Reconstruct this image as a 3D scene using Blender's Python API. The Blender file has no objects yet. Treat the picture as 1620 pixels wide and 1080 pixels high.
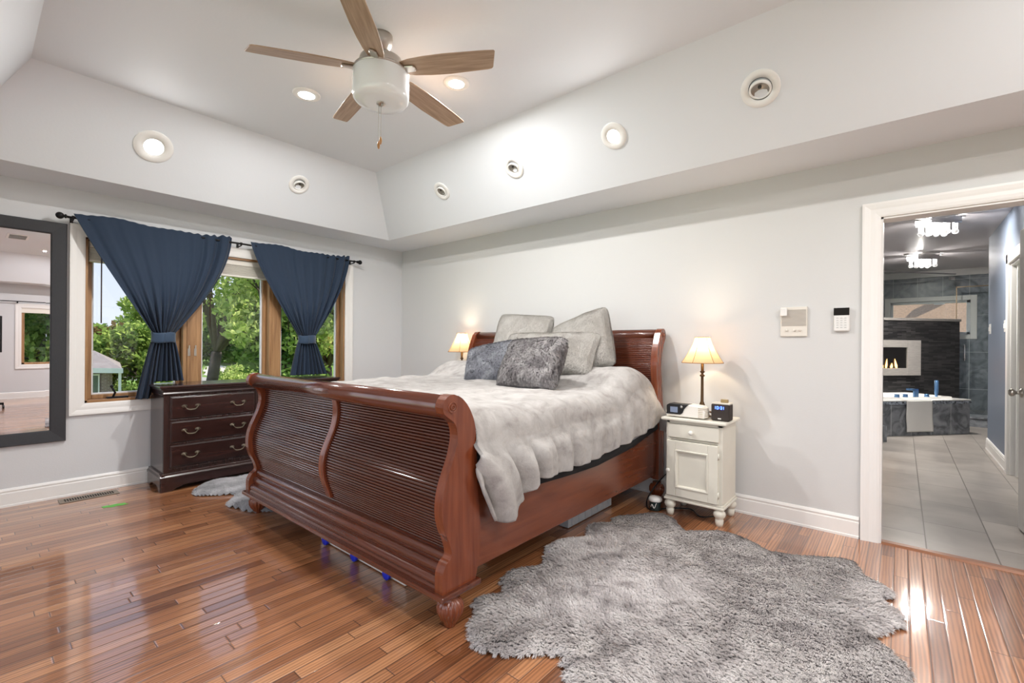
import bpy, bmesh, math, random
import numpy as np
from mathutils import Vector, Matrix
R = math.radians
PI = math.pi
random.seed(7)
S = bpy.context.scene
COL = S.collection

# ---------------------------------------------------------------- camera
CAMZ = 1.2269
F_PX, CX, CY = 730.15, 810.0, 545.1
YAW, ROLL = R(40.22), 0.0075
cam = bpy.data.cameras.new('camera')
cam.sensor_width = 36
cam.lens = F_PX / 1620 * 36
cam.shift_y = (CY - 540) / 1620
cam.clip_start = 0.05
cam.clip_end = 600
camo = bpy.data.objects.new('camera', cam)
COL.objects.link(camo)
rt = Vector((math.cos(YAW), math.sin(YAW), 0))
fw = Vector((-math.sin(YAW), math.cos(YAW), 0))
up = Vector((0, 0, 1))
r2 = rt * math.cos(ROLL) + up * math.sin(ROLL)
u2 = up * math.cos(ROLL) - rt * math.sin(ROLL)
m = Matrix((r2, u2, -fw)).transposed().to_4x4()
m.translation = Vector((0, 0, CAMZ))
camo.matrix_world = m
S.camera = camo

# ---------------------------------------------------------------- world, sun, daylight, exposure
S.view_settings.view_transform = 'Standard'
S.view_settings.look = 'None'
S.view_settings.exposure = -0.02
S.view_settings.gamma = 1
S.view_settings.use_curve_mapping = False
W = bpy.data.worlds.new('sky')
S.world = W
W.use_nodes = True
nt = W.node_tree
nt.nodes.clear()
wo = nt.nodes.new('ShaderNodeOutputWorld')
bg = nt.nodes.new('ShaderNodeBackground')
tc = nt.nodes.new('ShaderNodeTexCoord')
sx = nt.nodes.new('ShaderNodeSeparateXYZ')
cr = nt.nodes.new('ShaderNodeValToRGB')
cr.color_ramp.elements[0].position = 0.0
cr.color_ramp.elements[0].color = (0.74, 0.80, 0.90, 1)
cr.color_ramp.elements[1].position = 0.6
cr.color_ramp.elements[1].color = (0.40, 0.57, 0.86, 1)
nt.links.new(tc.outputs['Generated'], sx.inputs[0])
nt.links.new(sx.outputs['Z'], cr.inputs[0])
nt.links.new(cr.outputs[0], bg.inputs[0])
bg.inputs[1].default_value = 1.25
nt.links.new(bg.outputs[0], wo.inputs[0])

sun = bpy.data.lights.new('sun', 'SUN')
sun.energy = 6.5
sun.angle = R(0.6)
sun.color = (1.0, 0.95, 0.84)
suno = bpy.data.objects.new('sun', sun)
COL.objects.link(suno)
suno.rotation_euler = Vector((-0.55, -0.60, -0.75)).to_track_quat('-Z', 'Y').to_euler()


def area(name, loc, direction, sx_, sy_, power, color=(1, 1, 1), shape='RECTANGLE', spread=None):
    l = bpy.data.lights.new(name, 'AREA')
    l.shape = shape
    l.size = sx_
    l.size_y = sy_
    l.energy = power
    l.color = color
    if spread:
        l.spread = spread
    o = bpy.data.objects.new(name, l)
    COL.objects.link(o)
    o.location = loc
    o.rotation_euler = Vector(direction).to_track_quat('-Z', 'Z').to_euler()
    return o


# added area light outside the made-up window behind the camera, fills the room
area('added_window_fill', (-1.2, -1.22, 1.30), (0, 1, 0.0), 4.6, 1.9, 44, (0.93, 0.96, 1.0))

# ---------------------------------------------------------------- helpers
ORG = {}


def srgb(r, g, b):
    f = lambda c: (c / 255 / 12.92) if c / 255 <= 0.04045 else ((c / 255 + 0.055) / 1.055) ** 2.4
    return (f(r), f(g), f(b), 1)


def hit(u, v, Z):
    """a point at depth Z along the view towards (u, v); used to stand far things in the landscape"""
    x, y = (u - CX) / F_PX, -(v - CY) / F_PX
    x, y = x * math.cos(ROLL) - y * math.sin(ROLL), x * math.sin(ROLL) + y * math.cos(ROLL)
    return Vector((0, 0, CAMZ)) + (fw + rt * x + up * y) * Z


class MB:
    def __init__(s):
        s.v = []
        s.f = []
        s.sm = []

    def add(s, vs, fs, smooth=False):
        n = len(s.v)
        s.v += [tuple(p) for p in vs]
        s.f += [tuple(i + n for i in f) for f in fs]
        s.sm += [smooth] * len(fs)
        return s

    def box(s, x0, x1, y0, y1, z0, z1):
        v = [(x, y, z) for z in (z0, z1) for y in (y0, y1) for x in (x0, x1)]
        return s.add(v, [(0, 2, 3, 1), (4, 5, 7, 6), (0, 1, 5, 4), (2, 6, 7, 3), (0, 4, 6, 2), (1, 3, 7, 5)])

    def hexa(s, b, t):
        """b, t: four bottom and four top points, same winding"""
        return s.add(list(b) + list(t), [(3, 2, 1, 0), (4, 5, 6, 7), (0, 1, 5, 4), (1, 2, 6, 5), (2, 3, 7, 6), (3, 0, 4, 7)])

    def prism(s, prof, a0, a1, axis='x', smooth=False):
        n = len(prof)
        def P(p, a):
            if axis == 'x':
                return (a, p[0], p[1])
            if axis == 'y':
                return (p[0], a, p[1])
            return (p[0], p[1], a)
        vs = [P(p, a0) for p in prof] + [P(p, a1) for p in prof]
        k = len(s.v)
        s.add(vs, [(i, (i + 1) % n, (i + 1) % n + n, i + n) for i in range(n)], smooth)
        s.add([], [])
        s.f += [tuple(range(k + n - 1, k - 1, -1)), tuple(range(k + n, k + 2 * n))]
        s.sm += [False, False]
        return s

    def lathe(s, prof, c=(0, 0, 0), n=24, axis='z', mod=None, smooth=True, cap=True):
        k = len(s.v)
        vs = []
        for (r, h) in prof:
            for i in range(n):
                a = 2 * PI * i / n
                rr = r * (mod(a, h) if mod else 1)
                p = (rr * math.cos(a), rr * math.sin(a), h)
                if axis == 'y':
                    p = (p[0], p[2], p[1])
                elif axis == 'x':
                    p = (p[2], p[0], p[1])
                vs.append((p[0] + c[0], p[1] + c[1], p[2] + c[2]))
        fs = []
        for j in range(len(prof) - 1):
            for i in range(n):
                i2 = (i + 1) % n
                fs.append((j * n + i, j * n + i2, (j + 1) * n + i2, (j + 1) * n + i))
        s.add(vs, fs, smooth)
        if cap:
            s.f += [tuple(range(k + n - 1, k - 1, -1)), tuple(range(k + (len(prof) - 1) * n, k + len(prof) * n))]
            s.sm += [False, False]
        return s

    def tube(s, pts, r, n=8, cap=True):
        pts = [Vector(p) for p in pts]
        k = len(s.v)
        vs = []
        prev = None
        for i, p in enumerate(pts):
            d = (pts[min(i + 1, len(pts) - 1)] - pts[max(i - 1, 0)]).normalized()
            if prev is None:
                a = Vector((0, 0, 1)) if abs(d.z) < 0.9 else Vector((1, 0, 0))
            else:
                a = prev
            sd = d.cross(a)
            if sd.length < 1e-5:
                sd = d.cross(Vector((0, 1, 0)))
            sd.normalize()
            un = sd.cross(d).normalized()
            prev = un
            rr = r[i] if isinstance(r, (list, tuple)) else r
            for j in range(n):
                t = 2 * PI * j / n
                vs.append(p + sd * rr * math.cos(t) + un * rr * math.sin(t))
        fs = []
        for i in range(len(pts) - 1):
            for j in range(n):
                j2 = (j + 1) % n
                fs.append((i * n + j, i * n + j2, (i + 1) * n + j2, (i + 1) * n + j))
        s.add(vs, fs, True)
        if cap:
            s.f += [tuple(range(k + n - 1, k - 1, -1)), tuple(range(k + (len(pts) - 1) * n, k + len(pts) * n))]
            s.sm += [False, False]
        return s

    def grid(s, nu, nv, fn, smooth=True):
        vs = [fn(i / nu, j / nv) for j in range(nv + 1) for i in range(nu + 1)]
        w = nu + 1
        return s.add(vs, [(j * w + i, j * w + i + 1, (j + 1) * w + i + 1, (j + 1) * w + i) for j in range(nv) for i in range(nu)], smooth)

    def sphere(s, c, r, n=12, m_=8, sc=(1, 1, 1)):
        prof = [(max(1e-4, r * math.sin(PI * j / m_)), -r * math.cos(PI * j / m_)) for j in range(m_ + 1)]
        k = len(s.v)
        s.lathe(prof, (0, 0, 0), n, cap=False)
        for i in range(k, len(s.v)):
            p = s.v[i]
            s.v[i] = (p[0] * sc[0] + c[0], p[1] * sc[1] + c[1], p[2] * sc[2] + c[2])
        return s

    def xf(s, M, k=0):
        for i in range(k, len(s.v)):
            s.v[i] = tuple(M @ Vector(s.v[i]))
        return s


def put(o, parent):
    COL.objects.link(o)
    if parent:
        o.parent = parent


def obj(name, mb, mt, parent=None, bevel=0, seg=2, origin=None, sub=0, solid=0, normals=True):
    """mb in world coordinates; the thing's own origin is subtracted"""
    root = ORG.get(parent.name) if parent else None
    if parent:
        off = Vector(root)
    else:
        if origin is None:
            xs = [p[0] for p in mb.v]
            ys = [p[1] for p in mb.v]
            zs = [p[2] for p in mb.v]
            origin = ((min(xs) + max(xs)) / 2, (min(ys) + max(ys)) / 2, min(zs))
        off = Vector(origin)
    me = bpy.data.meshes.new(name)
    me.from_pydata([(p[0] - off.x, p[1] - off.y, p[2] - off.z) for p in mb.v], [], mb.f)
    me.polygons.foreach_set('use_smooth', mb.sm)
    if normals:
        b = bmesh.new()
        b.from_mesh(me)
        bmesh.ops.recalc_face_normals(b, faces=b.faces)
        b.to_mesh(me)
        b.free()
    me.materials.append(mt)
    o = bpy.data.objects.new(name, me)
    put(o, parent)
    if parent:
        ORG[o.name] = tuple(off)
    else:
        o.location = off
        ORG[o.name] = tuple(off)
    if bevel:
        md = o.modifiers.new('bevel', 'BEVEL')
        md.width = bevel
        md.segments = seg
        md.limit_method = 'ANGLE'
        md.angle_limit = R(35)
        md.harden_normals = False
    if solid:
        md = o.modifiers.new('solid', 'SOLIDIFY')
        md.thickness = solid
        md.offset = 0
    if sub:
        md = o.modifiers.new('sub', 'SUBSURF')
        md.levels = sub
        md.render_levels = sub
    return o


def tag(o, label=None, cat=None, group=None, kind=None):
    if label:
        o['label'] = label
    if cat:
        o['category'] = cat
    if group:
        o['group'] = group
    if kind:
        o['kind'] = kind
    return o


def thing(name, label, cat, loc, group=None):
    o = bpy.data.objects.new(name, None)
    COL.objects.link(o)
    o.location = loc
    o.empty_display_size = 0.05
    ORG[o.name] = tuple(loc)
    return tag(o, label, cat, group)


def struct(name, mb, mt, parent=None, **k):
    o = obj(name, mb, mt, parent, **k)
    if not parent:
        o['kind'] = 'structure'
    return o


def sthing(name, loc):
    o = bpy.data.objects.new(name, None)
    COL.objects.link(o)
    o.location = loc
    ORG[o.name] = tuple(loc)
    o['kind'] = 'structure'
    return o


def dup(root, loc, rotz=None, label=None):
    """copy a thing with its parts and sub-parts"""
    r = root.copy()
    COL.objects.link(r)
    r.location = loc
    if rotz is not None:
        r.rotation_euler = (0, 0, rotz)
    if label:
        r['label'] = label
    for ch in list(root.children):
        c = ch.copy()
        COL.objects.link(c)
        c.parent = r
        for g in list(ch.children):
            d = g.copy()
            COL.objects.link(d)
            d.parent = c
    return r


def ss(a, b, x):
    t = max(0, min(1, (x - a) / (b - a)))
    return t * t * (3 - 2 * t)


def interp(pts, x):
    if x <= pts[0][0]:
        return pts[0][1]
    for (a, b), (c, d) in zip(pts, pts[1:]):
        if x <= c:
            t = (x - a) / (c - a)
            return b + (d - b) * t
    return pts[-1][1]


def smooth_curve(pts, n=4, closed=False):
    """Catmull-Rom through 2D points"""
    out = []
    N = len(pts)
    rng = range(N if closed else N - 1)
    for i in rng:
        if closed:
            p0, p1, p2, p3 = pts[(i - 1) % N], pts[i], pts[(i + 1) % N], pts[(i + 2) % N]
        else:
            p0, p1, p2, p3 = pts[max(i - 1, 0)], pts[i], pts[i + 1], pts[min(i + 2, N - 1)]
        for j in range(n):
            t = j / n
            out.append(tuple(0.5 * ((2 * b) + (c - a) * t + (2 * a - 5 * b + 4 * c - d) * t * t + (3 * b - a - 3 * c + d) * t ** 3)
                             for a, b, c, d in zip(p0, p1, p2, p3)))
    if not closed:
        out.append(pts[-1])
    return out


# ---------------------------------------------------------------- materials
def mat(name, color, rough=0.5, metal=0.0, noise=None, bump=None, coat=0, sheen=0, trans=0, emit=None, spec=None, mix2=None, stretch=(1, 1, 1), detail=3):
    """noise=(scale, amount) varies the value; mix2 second colour; bump=(scale, strength)"""
    M = bpy.data.materials.new(name)
    M.use_nodes = True
    n = M.node_tree
    b = n.nodes['Principled BSDF']
    b.inputs['Base Color'].default_value = color
    b.inputs['Roughness'].default_value = rough
    b.inputs['Metallic'].default_value = metal
    if coat:
        b.inputs['Coat Weight'].default_value = coat
        b.inputs['Coat Roughness'].default_value = 0.12
    if sheen:
        b.inputs['Sheen Weight'].default_value = sheen
    if trans:
        b.inputs['Transmission Weight'].default_value = trans
    if spec is not None:
        b.inputs['Specular IOR Level'].default_value = spec
    if emit:
        b.inputs['Emission Color'].default_value = emit[0]
        b.inputs['Emission Strength'].default_value = emit[1]
    t = n.nodes.new('ShaderNodeTexCoord')
    mp = n.nodes.new('ShaderNodeMapping')
    mp.inputs['Scale'].default_value = stretch
    n.links.new(t.outputs['Object'], mp.inputs[0])
    if noise:
        nz = n.nodes.new('ShaderNodeTexNoise')
        nz.inputs['Scale'].default_value = noise[0]
        nz.inputs['Detail'].default_value = detail
        n.links.new(mp.outputs[0], nz.inputs['Vector'])
        rp = n.nodes.new('ShaderNodeValToRGB')
        rp.color_ramp.elements[0].position = 0.3
        rp.color_ramp.elements[1].position = 0.7
        c2 = mix2 if mix2 else tuple(c * (1 - noise[1]) for c in color[:3]) + (1,)
        rp.color_ramp.elements[0].color = c2
        rp.color_ramp.elements[1].color = color
        n.links.new(nz.outputs['Fac'], rp.inputs[0])
        n.links.new(rp.outputs[0], b.inputs['Base Color'])
    if bump:
        nb = n.nodes.new('ShaderNodeTexNoise')
        nb.inputs['Scale'].default_value = bump[0]
        nb.inputs['Detail'].default_value = 4
        n.links.new(mp.outputs[0], nb.inputs['Vector'])
        bp = n.nodes.new('ShaderNodeBump')
        bp.inputs['Strength'].default_value = bump[1]
        bp.inputs['Distance'].default_value = 0.01
        n.links.new(nb.outputs['Fac'], bp.inputs['Height'])
        n.links.new(bp.outputs[0], b.inputs['Normal'])
    return M


def mth(n, op, a, b=None, c=None):
    x = n.nodes.new('ShaderNodeMath')
    x.operation = op
    for i, v in enumerate((a, b, c)):
        if v is None:
            continue
        if isinstance(v, (int, float)):
            x.inputs[i].default_value = v
        else:
            n.links.new(v, x.inputs[i])
    return x.outputs[0]


def floor_wood():
    M = bpy.data.materials.new('oak_strip_floor')
    M.use_nodes = True
    n = M.node_tree
    b = n.nodes['Principled BSDF']
    t = n.nodes.new('ShaderNodeTexCoord')
    sp = n.nodes.new('ShaderNodeSeparateXYZ')
    n.links.new(t.outputs['Object'], sp.inputs[0])
    px = mth(n, 'DIVIDE', mth(n, 'ADD', sp.outputs['X'], 10.0), 0.0608)
    row = mth(n, 'FLOOR', px)
    fx = mth(n, 'FRACT', px)
    w1 = n.nodes.new('ShaderNodeTexWhiteNoise')
    w1.noise_dimensions = '1D'
    n.links.new(row, w1.inputs['W'])
    py = mth(n, 'DIVIDE', mth(n, 'ADD', sp.outputs['Y'], mth(n, 'MULTIPLY', w1.outputs['Value'], 7.0)), 0.82)
    colm = mth(n, 'FLOOR', py)
    fy = mth(n, 'FRACT', py)
    w2 = n.nodes.new('ShaderNodeTexWhiteNoise')
    w2.noise_dimensions = '2D'
    cb = n.nodes.new('ShaderNodeCombineXYZ')
    n.links.new(row, cb.inputs[0])
    n.links.new(colm, cb.inputs[1])
    n.links.new(cb.outputs[0], w2.inputs['Vector'])
    rp = n.nodes.new('ShaderNodeValToRGB')
    e = rp.color_ramp.elements
    e[0].position = 0.0
    e[0].color = srgb(126, 76, 46)
    e[1].position = 1.0
    e[1].color = srgb(200, 144, 100)
    for p_, c_ in ((0.18, (152, 98, 62)), (0.5, (169, 112, 73)), (0.8, (182, 123, 82))):
        k = e.new(p_)
        k.color = srgb(*c_)
    n.links.new(w2.outputs['Value'], rp.inputs[0])
    # grain
    mp = n.nodes.new('ShaderNodeCombineXYZ')
    n.links.new(mth(n, 'MULTIPLY', sp.outputs['X'], 19.0), mp.inputs[0])
    n.links.new(mth(n, 'ADD', mth(n, 'MULTIPLY', sp.outputs['Y'], 1.6), mth(n, 'MULTIPLY', w2.outputs['Value'], 40.0)), mp.inputs[1])
    nz = n.nodes.new('ShaderNodeTexNoise')
    nz.inputs['Scale'].default_value = 1.0
    nz.inputs['Detail'].default_value = 5
    nz.inputs['Distortion'].default_value = 1.2
    n.links.new(mp.outputs[0], nz.inputs['Vector'])
    wv = n.nodes.new('ShaderNodeTexWave')
    wv.inputs['Scale'].default_value = 1.1
    wv.inputs['Distortion'].default_value = 7.0
    wv.inputs['Detail'].default_value = 2.5
    n.links.new(mp.outputs[0], wv.inputs['Vector'])
    gr = n.nodes.new('ShaderNodeValToRGB')
    gr.color_ramp.elements[0].position = 0.30
    gr.color_ramp.elements[0].color = (0.50, 0.46, 0.42, 1)
    gr.color_ramp.elements[1].position = 0.60
    gr.color_ramp.elements[1].color = (1.06, 1.06, 1.06, 1)
    gm = mth(n, 'ADD', mth(n, 'MULTIPLY', nz.outputs['Fac'], 0.66), mth(n, 'MULTIPLY', wv.outputs['Fac'], 0.30))
    n.links.new(gm, gr.inputs[0])
    mx = n.nodes.new('ShaderNodeMix')
    mx.data_type = 'RGBA'
    mx.blend_type = 'MULTIPLY'
    mx.inputs[0].default_value = 0.85
    n.links.new(rp.outputs[0], mx.inputs[6])
    n.links.new(gr.outputs[0], mx.inputs[7])
    # gaps
    gx = mth(n, 'MINIMUM', fx, mth(n, 'SUBTRACT', 1.0, fx))
    gy = mth(n, 'MULTIPLY', mth(n, 'MINIMUM', fy, mth(n, 'SUBTRACT', 1.0, fy)), 13.0)
    g = mth(n, 'MINIMUM', gx, gy)
    gs = n.nodes.new('ShaderNodeMapRange')
    gs.inputs['From Min'].default_value = 0.0
    gs.inputs['From Max'].default_value = 0.05
    n.links.new(g, gs.inputs['Value'])
    m2 = n.nodes.new('ShaderNodeMix')
    m2.data_type = 'RGBA'
    n.links.new(gs.outputs[0], m2.inputs[0])
    m2.inputs[6].default_value = srgb(48, 24, 14)
    n.links.new(mx.outputs[2], m2.inputs[7])
    n.links.new(m2.outputs[2], b.inputs['Base Color'])
    b.inputs['Roughness'].default_value = 0.35
    b.inputs['Coat Weight'].default_value = 1.0
    b.inputs['Coat IOR'].default_value = 1.85
    b.inputs['Coat Roughness'].default_value = 0.09
    # crown of every board and a slow unevenness
    gs2 = n.nodes.new('ShaderNodeMapRange')
    gs2.interpolation_type = 'SMOOTHSTEP'
    gs2.inputs['From Max'].default_value = 0.10
    n.links.new(g, gs2.inputs['Value'])
    n2 = n.nodes.new('ShaderNodeTexNoise')
    n2.inputs['Scale'].default_value = 9
    n2.inputs['Detail'].default_value = 3
    n.links.new(t.outputs['Object'], n2.inputs['Vector'])
    hgt = mth(n, 'ADD', mth(n, 'ADD', mth(n, 'MULTIPLY', gs2.outputs[0], 0.10), mth(n, 'MULTIPLY', n2.outputs['Fac'], 0.10)),
              mth(n, 'ADD', mth(n, 'MULTIPLY', nz.outputs['Fac'], 0.035), mth(n, 'MULTIPLY', w2.outputs['Value'], 0.04)))
    bp = n.nodes.new('ShaderNodeBump')
    bp.inputs['Strength'].default_value = 0.55
    bp.inputs['Distance'].default_value = 0.01
    n.links.new(hgt, bp.inputs['Height'])
    n.links.new(bp.outputs[0], b.inputs['Normal'])
    n.links.new(bp.outputs[0], b.inputs['Coat Normal'])
    return M


def cherry(name, c1, c2, rough=0.22, axis='x', coat=0.5):
    M = bpy.data.materials.new(name)
    M.use_nodes = True
    n = M.node_tree
    b = n.nodes['Principled BSDF']
    t = n.nodes.new('ShaderNodeTexCoord')
    mp = n.nodes.new('ShaderNodeMapping')
    mp.inputs['Scale'].default_value = {'x': (0.8, 9, 9), 'y': (9, 0.8, 9), 'z': (12, 12, 0.9)}[axis]
    n.links.new(t.outputs['Object'], mp.inputs[0])
    nz = n.nodes.new('ShaderNodeTexNoise')
    nz.inputs['Scale'].default_value = 2.5
    nz.inputs['Detail'].default_value = 6
    nz.inputs['Distortion'].default_value = 0.6
    n.links.new(mp.outputs[0], nz.inputs['Vector'])
    rp = n.nodes.new('ShaderNodeValToRGB')
    rp.color_ramp.elements[0].position = 0.28
    rp.color_ramp.elements[0].color = c1
    rp.color_ramp.elements[1].position = 0.72
    rp.color_ramp.elements[1].color = c2
    n.links.new(nz.outputs['Fac'], rp.inputs[0])
    n.links.new(rp.outputs[0], b.inputs['Base Color'])
    b.inputs['Roughness'].default_value = rough
    b.inputs['Coat Weight'].default_value = coat
    b.inputs['Coat Roughness'].default_value = 0.15
    return M


def tile_mat(name, w, h, off, shift, c1, c2, grout, rough=0.3, mortar=0.006, nscale=3.0, veins=False, axes=('X', 'Y')):
    M = bpy.data.materials.new(name)
    M.use_nodes = True
    n = M.node_tree
    b = n.nodes['Principled BSDF']
    t = n.nodes.new('ShaderNodeTexCoord')
    sp = n.nodes.new('ShaderNodeSeparateXYZ')
    n.links.new(t.outputs['Object'], sp.inputs[0])
    cb = n.nodes.new('ShaderNodeCombineXYZ')
    n.links.new(mth(n, 'ADD', sp.outputs[axes[0]], shift[0]), cb.inputs[0])
    n.links.new(mth(n, 'ADD', sp.outputs[axes[1]], shift[1]), cb.inputs[1])
    br = n.nodes.new('ShaderNodeTexBrick')
    br.inputs['Scale'].default_value = 1
    br.inputs['Brick Width'].default_value = w
    br.inputs['Row Height'].default_value = h
    br.inputs['Mortar Size'].default_value = mortar / 2
    br.inputs['Mortar Smooth'].default_value = 0.1
    br.inputs['Bias'].default_value = 0
    br.offset = off
    n.links.new(cb.outputs[0], br.inputs['Vector'])
    br.inputs['Color1'].default_value = (0.85, 0.85, 0.85, 1)
    br.inputs['Color2'].default_value = (1.05, 1.05, 1.05, 1)
    br.inputs['Mortar'].default_value = (0, 0, 0, 1)
    nz = n.nodes.new('ShaderNodeTexNoise')
    nz.inputs['Scale'].default_value = nscale
    nz.inputs['Detail'].default_value = 6
    nz.inputs['Distortion'].default_value = 2.2 if veins else 0.3
    n.links.new(t.outputs['Object'], nz.inputs['Vector'])
    rp = n.nodes.new('ShaderNodeValToRGB')
    rp.color_ramp.elements[0].position = 0.35
    rp.color_ramp.elements[0].color = c1
    rp.color_ramp.elements[1].position = 0.65
    rp.color_ramp.elements[1].color = c2
    n.links.new(nz.outputs['Fac'], rp.inputs[0])
    mx = n.nodes.new('ShaderNodeMix')
    mx.data_type = 'RGBA'
    mx.blend_type = 'MULTIPLY'
    mx.inputs[0].default_value = 1
    n.links.new(rp.outputs[0], mx.inputs[6])
    n.links.new(br.outputs['Color'], mx.inputs[7])
    m2 = n.nodes.new('ShaderNodeMix')
    m2.data_type = 'RGBA'
    n.links.new(br.outputs['Fac'], m2.inputs[0])
    n.links.new(mx.outputs[2], m2.inputs[6])
    m2.inputs[7].default_value = grout
    n.links.new(m2.outputs[2], b.inputs['Base Color'])
    b.inputs['Roughness'].default_value = rough
    bp = n.nodes.new('ShaderNodeBump')
    bp.inputs['Strength'].default_value = 0.4
    bp.inputs['Distance'].default_value = 0.004
    bp.invert = True
    n.links.new(br.outputs['Fac'], bp.inputs['Height'])
    n.links.new(bp.outputs[0], b.inputs['Normal'])
    return M


def glass_mat(name, tint=(1, 1, 1, 1), amount=0.10):
    M = bpy.data.materials.new(name)
    M.use_nodes = True
    n = M.node_tree
    n.nodes.clear()
    o = n.nodes.new('ShaderNodeOutputMaterial')
    tr = n.nodes.new('ShaderNodeBsdfTransparent')
    tr.inputs[0].default_value = tint
    gl = n.nodes.new('ShaderNodeBsdfGlossy')
    gl.inputs['Roughness'].default_value = 0.01
    fr = n.nodes.new('ShaderNodeLayerWeight')
    fr.inputs['Blend'].default_value = 0.5
    mx = n.nodes.new('ShaderNodeMixShader')
    n.links.new(mth(n, 'ADD', mth(n, 'MULTIPLY', mth(n, 'POWER', fr.outputs['Facing'], 5.0), 0.6), amount * 0.5), mx.inputs[0])
    n.links.new(tr.outputs[0], mx.inputs[1])
    n.links.new(gl.outputs[0], mx.inputs[2])
    n.links.new(mx.outputs[0], o.inputs[0])
    return M


def fur_mat(name, cols, scale, rough=0.9, scale2=None, dist=0.8, streak=0.35):
    """cols: dark, mid, light; 'tip' attribute brightens from root to tip (the fibre's own colour)"""
    M = bpy.data.materials.new(name)
    M.use_nodes = True
    n = M.node_tree
    b = n.nodes['Principled BSDF']
    t = n.nodes.new('ShaderNodeTexCoord')
    nz = n.nodes.new('ShaderNodeTexNoise')
    nz.inputs['Scale'].default_value = scale
    nz.inputs['Detail'].default_value = 5
    nz.inputs['Roughness'].default_value = 0.62
    nz.inputs['Distortion'].default_value = dist
    n.links.new(t.outputs['Object'], nz.inputs['Vector'])
    rp = n.nodes.new('ShaderNodeValToRGB')
    e = rp.color_ramp.elements
    e[0].position = 0.32
    e[0].color = cols[0]
    e[1].position = 0.66
    e[1].color = cols[2]
    k = e.new(0.48)
    k.color = cols[1]
    n.links.new(nz.outputs['Fac'], rp.inputs[0])
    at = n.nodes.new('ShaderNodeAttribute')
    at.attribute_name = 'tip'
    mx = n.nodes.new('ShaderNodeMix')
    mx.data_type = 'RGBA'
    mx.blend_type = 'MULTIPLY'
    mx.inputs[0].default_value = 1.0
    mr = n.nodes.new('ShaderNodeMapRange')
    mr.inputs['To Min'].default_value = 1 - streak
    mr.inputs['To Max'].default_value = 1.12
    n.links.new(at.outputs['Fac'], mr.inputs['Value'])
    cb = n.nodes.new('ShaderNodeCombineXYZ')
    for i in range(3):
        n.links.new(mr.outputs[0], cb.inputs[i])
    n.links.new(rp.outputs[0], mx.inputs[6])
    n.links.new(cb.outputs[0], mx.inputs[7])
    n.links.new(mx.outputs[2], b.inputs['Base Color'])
    b.inputs['Roughness'].default_value = rough
    b.inputs['Specular IOR Level'].default_value = 0.2
    b.inputs['Sheen Weight'].default_value = 0.15
    return M


WALL = mat('wall_paint', srgb(212, 213, 215), 0.6, bump=(90, 0.05))
WALLB = mat('wall_paint_back', srgb(210, 210, 209), 0.6, bump=(90, 0.05))
CEIL = mat('ceiling_paint', srgb(227, 231, 236), 0.7, bump=(60, 0.05))
TRIM = mat('white_trim', srgb(236, 234, 231), 0.35)
FLOOR = floor_wood()
OAK = cherry('window_oak', srgb(134, 96, 62), srgb(184, 142, 98), 0.4, 'z', 0.1)
OAKH = cherry('window_oak_sill', srgb(118, 80, 48), srgb(176, 132, 88), 0.4, 'y', 0.1)
CH_X = cherry('cherry_across', srgb(84, 38, 23), srgb(102, 50, 30), 0.20, 'x', 0.8)
CH_P = cherry('cherry_reeds', srgb(64, 28, 19), srgb(80, 38, 26), 0.16, 'x', 1.0)
CH_Y = cherry('cherry_along', srgb(100, 48, 27), srgb(124, 64, 37), 0.25, 'y')
CH_Z = cherry('cherry_upright', srgb(104, 48, 25), srgb(134, 68, 38), 0.25, 'z')
DK = cherry('dark_mahogany', srgb(38, 22, 20), srgb(58, 34, 30), 0.25, 'y', 0.5)
DKZ = cherry('dark_mahogany_upright', srgb(40, 25, 23), srgb(58, 38, 34), 0.25, 'z', 0.4)
BLACKM = mat('black_metal', srgb(28, 27, 28), 0.45, 0.6)
BRASSD = mat('antique_pewter', srgb(120, 110, 95), 0.35, 0.9)
NICKEL = mat('brushed_nickel', srgb(190, 184, 176), 0.28, 1.0)
CHROME = mat('chrome', srgb(225, 225, 228), 0.08, 1.0)
WHITEP = mat('white_plastic', srgb(232, 231, 228), 0.4)
NSW = mat('antique_white_paint', srgb(226, 222, 209), 0.4, noise=(6, 0.06))
KNOBW = mat('white_knob', srgb(238, 236, 228), 0.25)
BLACKP = mat('black_plastic', srgb(24, 24, 26), 0.35)
GREYP = mat('grey_plastic', srgb(60, 62, 66), 0.35)
PANE = glass_mat('window_glass', (1, 1, 1, 1), 0.06)
SHGL = glass_mat('shower_glass', (0.97, 0.985, 0.98, 1), 0.12)

# ================================================================ ROOM SHELL
XL, YB, H = -5.05, 3.71, 2.44
XR, YN = 4.35, -1.0
WT = 0.16

fl = MB().box(XL - WT, XR + WT, YN - WT, YB + 0.02, -0.12, 0)
struct('floor', fl, FLOOR, origin=(0, 0, 0))

# left wall with the window opening
wy0, wy1, wz0, wz1 = 0.615, 2.90, 0.725, 2.075
w = MB()
w.box(XL - WT, XL, YN - WT, wy0, 0, H + 0.7)
w.box(XL - WT, XL, wy1, YB + WT, 0, H + 0.7)
w.box(XL - WT, XL, wy0, wy1, 0, wz0)
w.box(XL - WT, XL, wy0, wy1, wz1, H + 0.7)
struct('wall_left', w, WALL)
# back wall with the bathroom doorway
dx0, dx1, dz = -0.112, 0.72, 2.05
w = MB()
w.box(XL, dx0, YB, YB + 0.13, 0, H + 0.7)
w.box(dx1, XR, YB, YB + 0.13, 0, H + 0.7)
w.box(dx0, dx1, YB, YB + 0.13, dz, H + 0.7)
struct('wall_back', w, WALLB)
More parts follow.
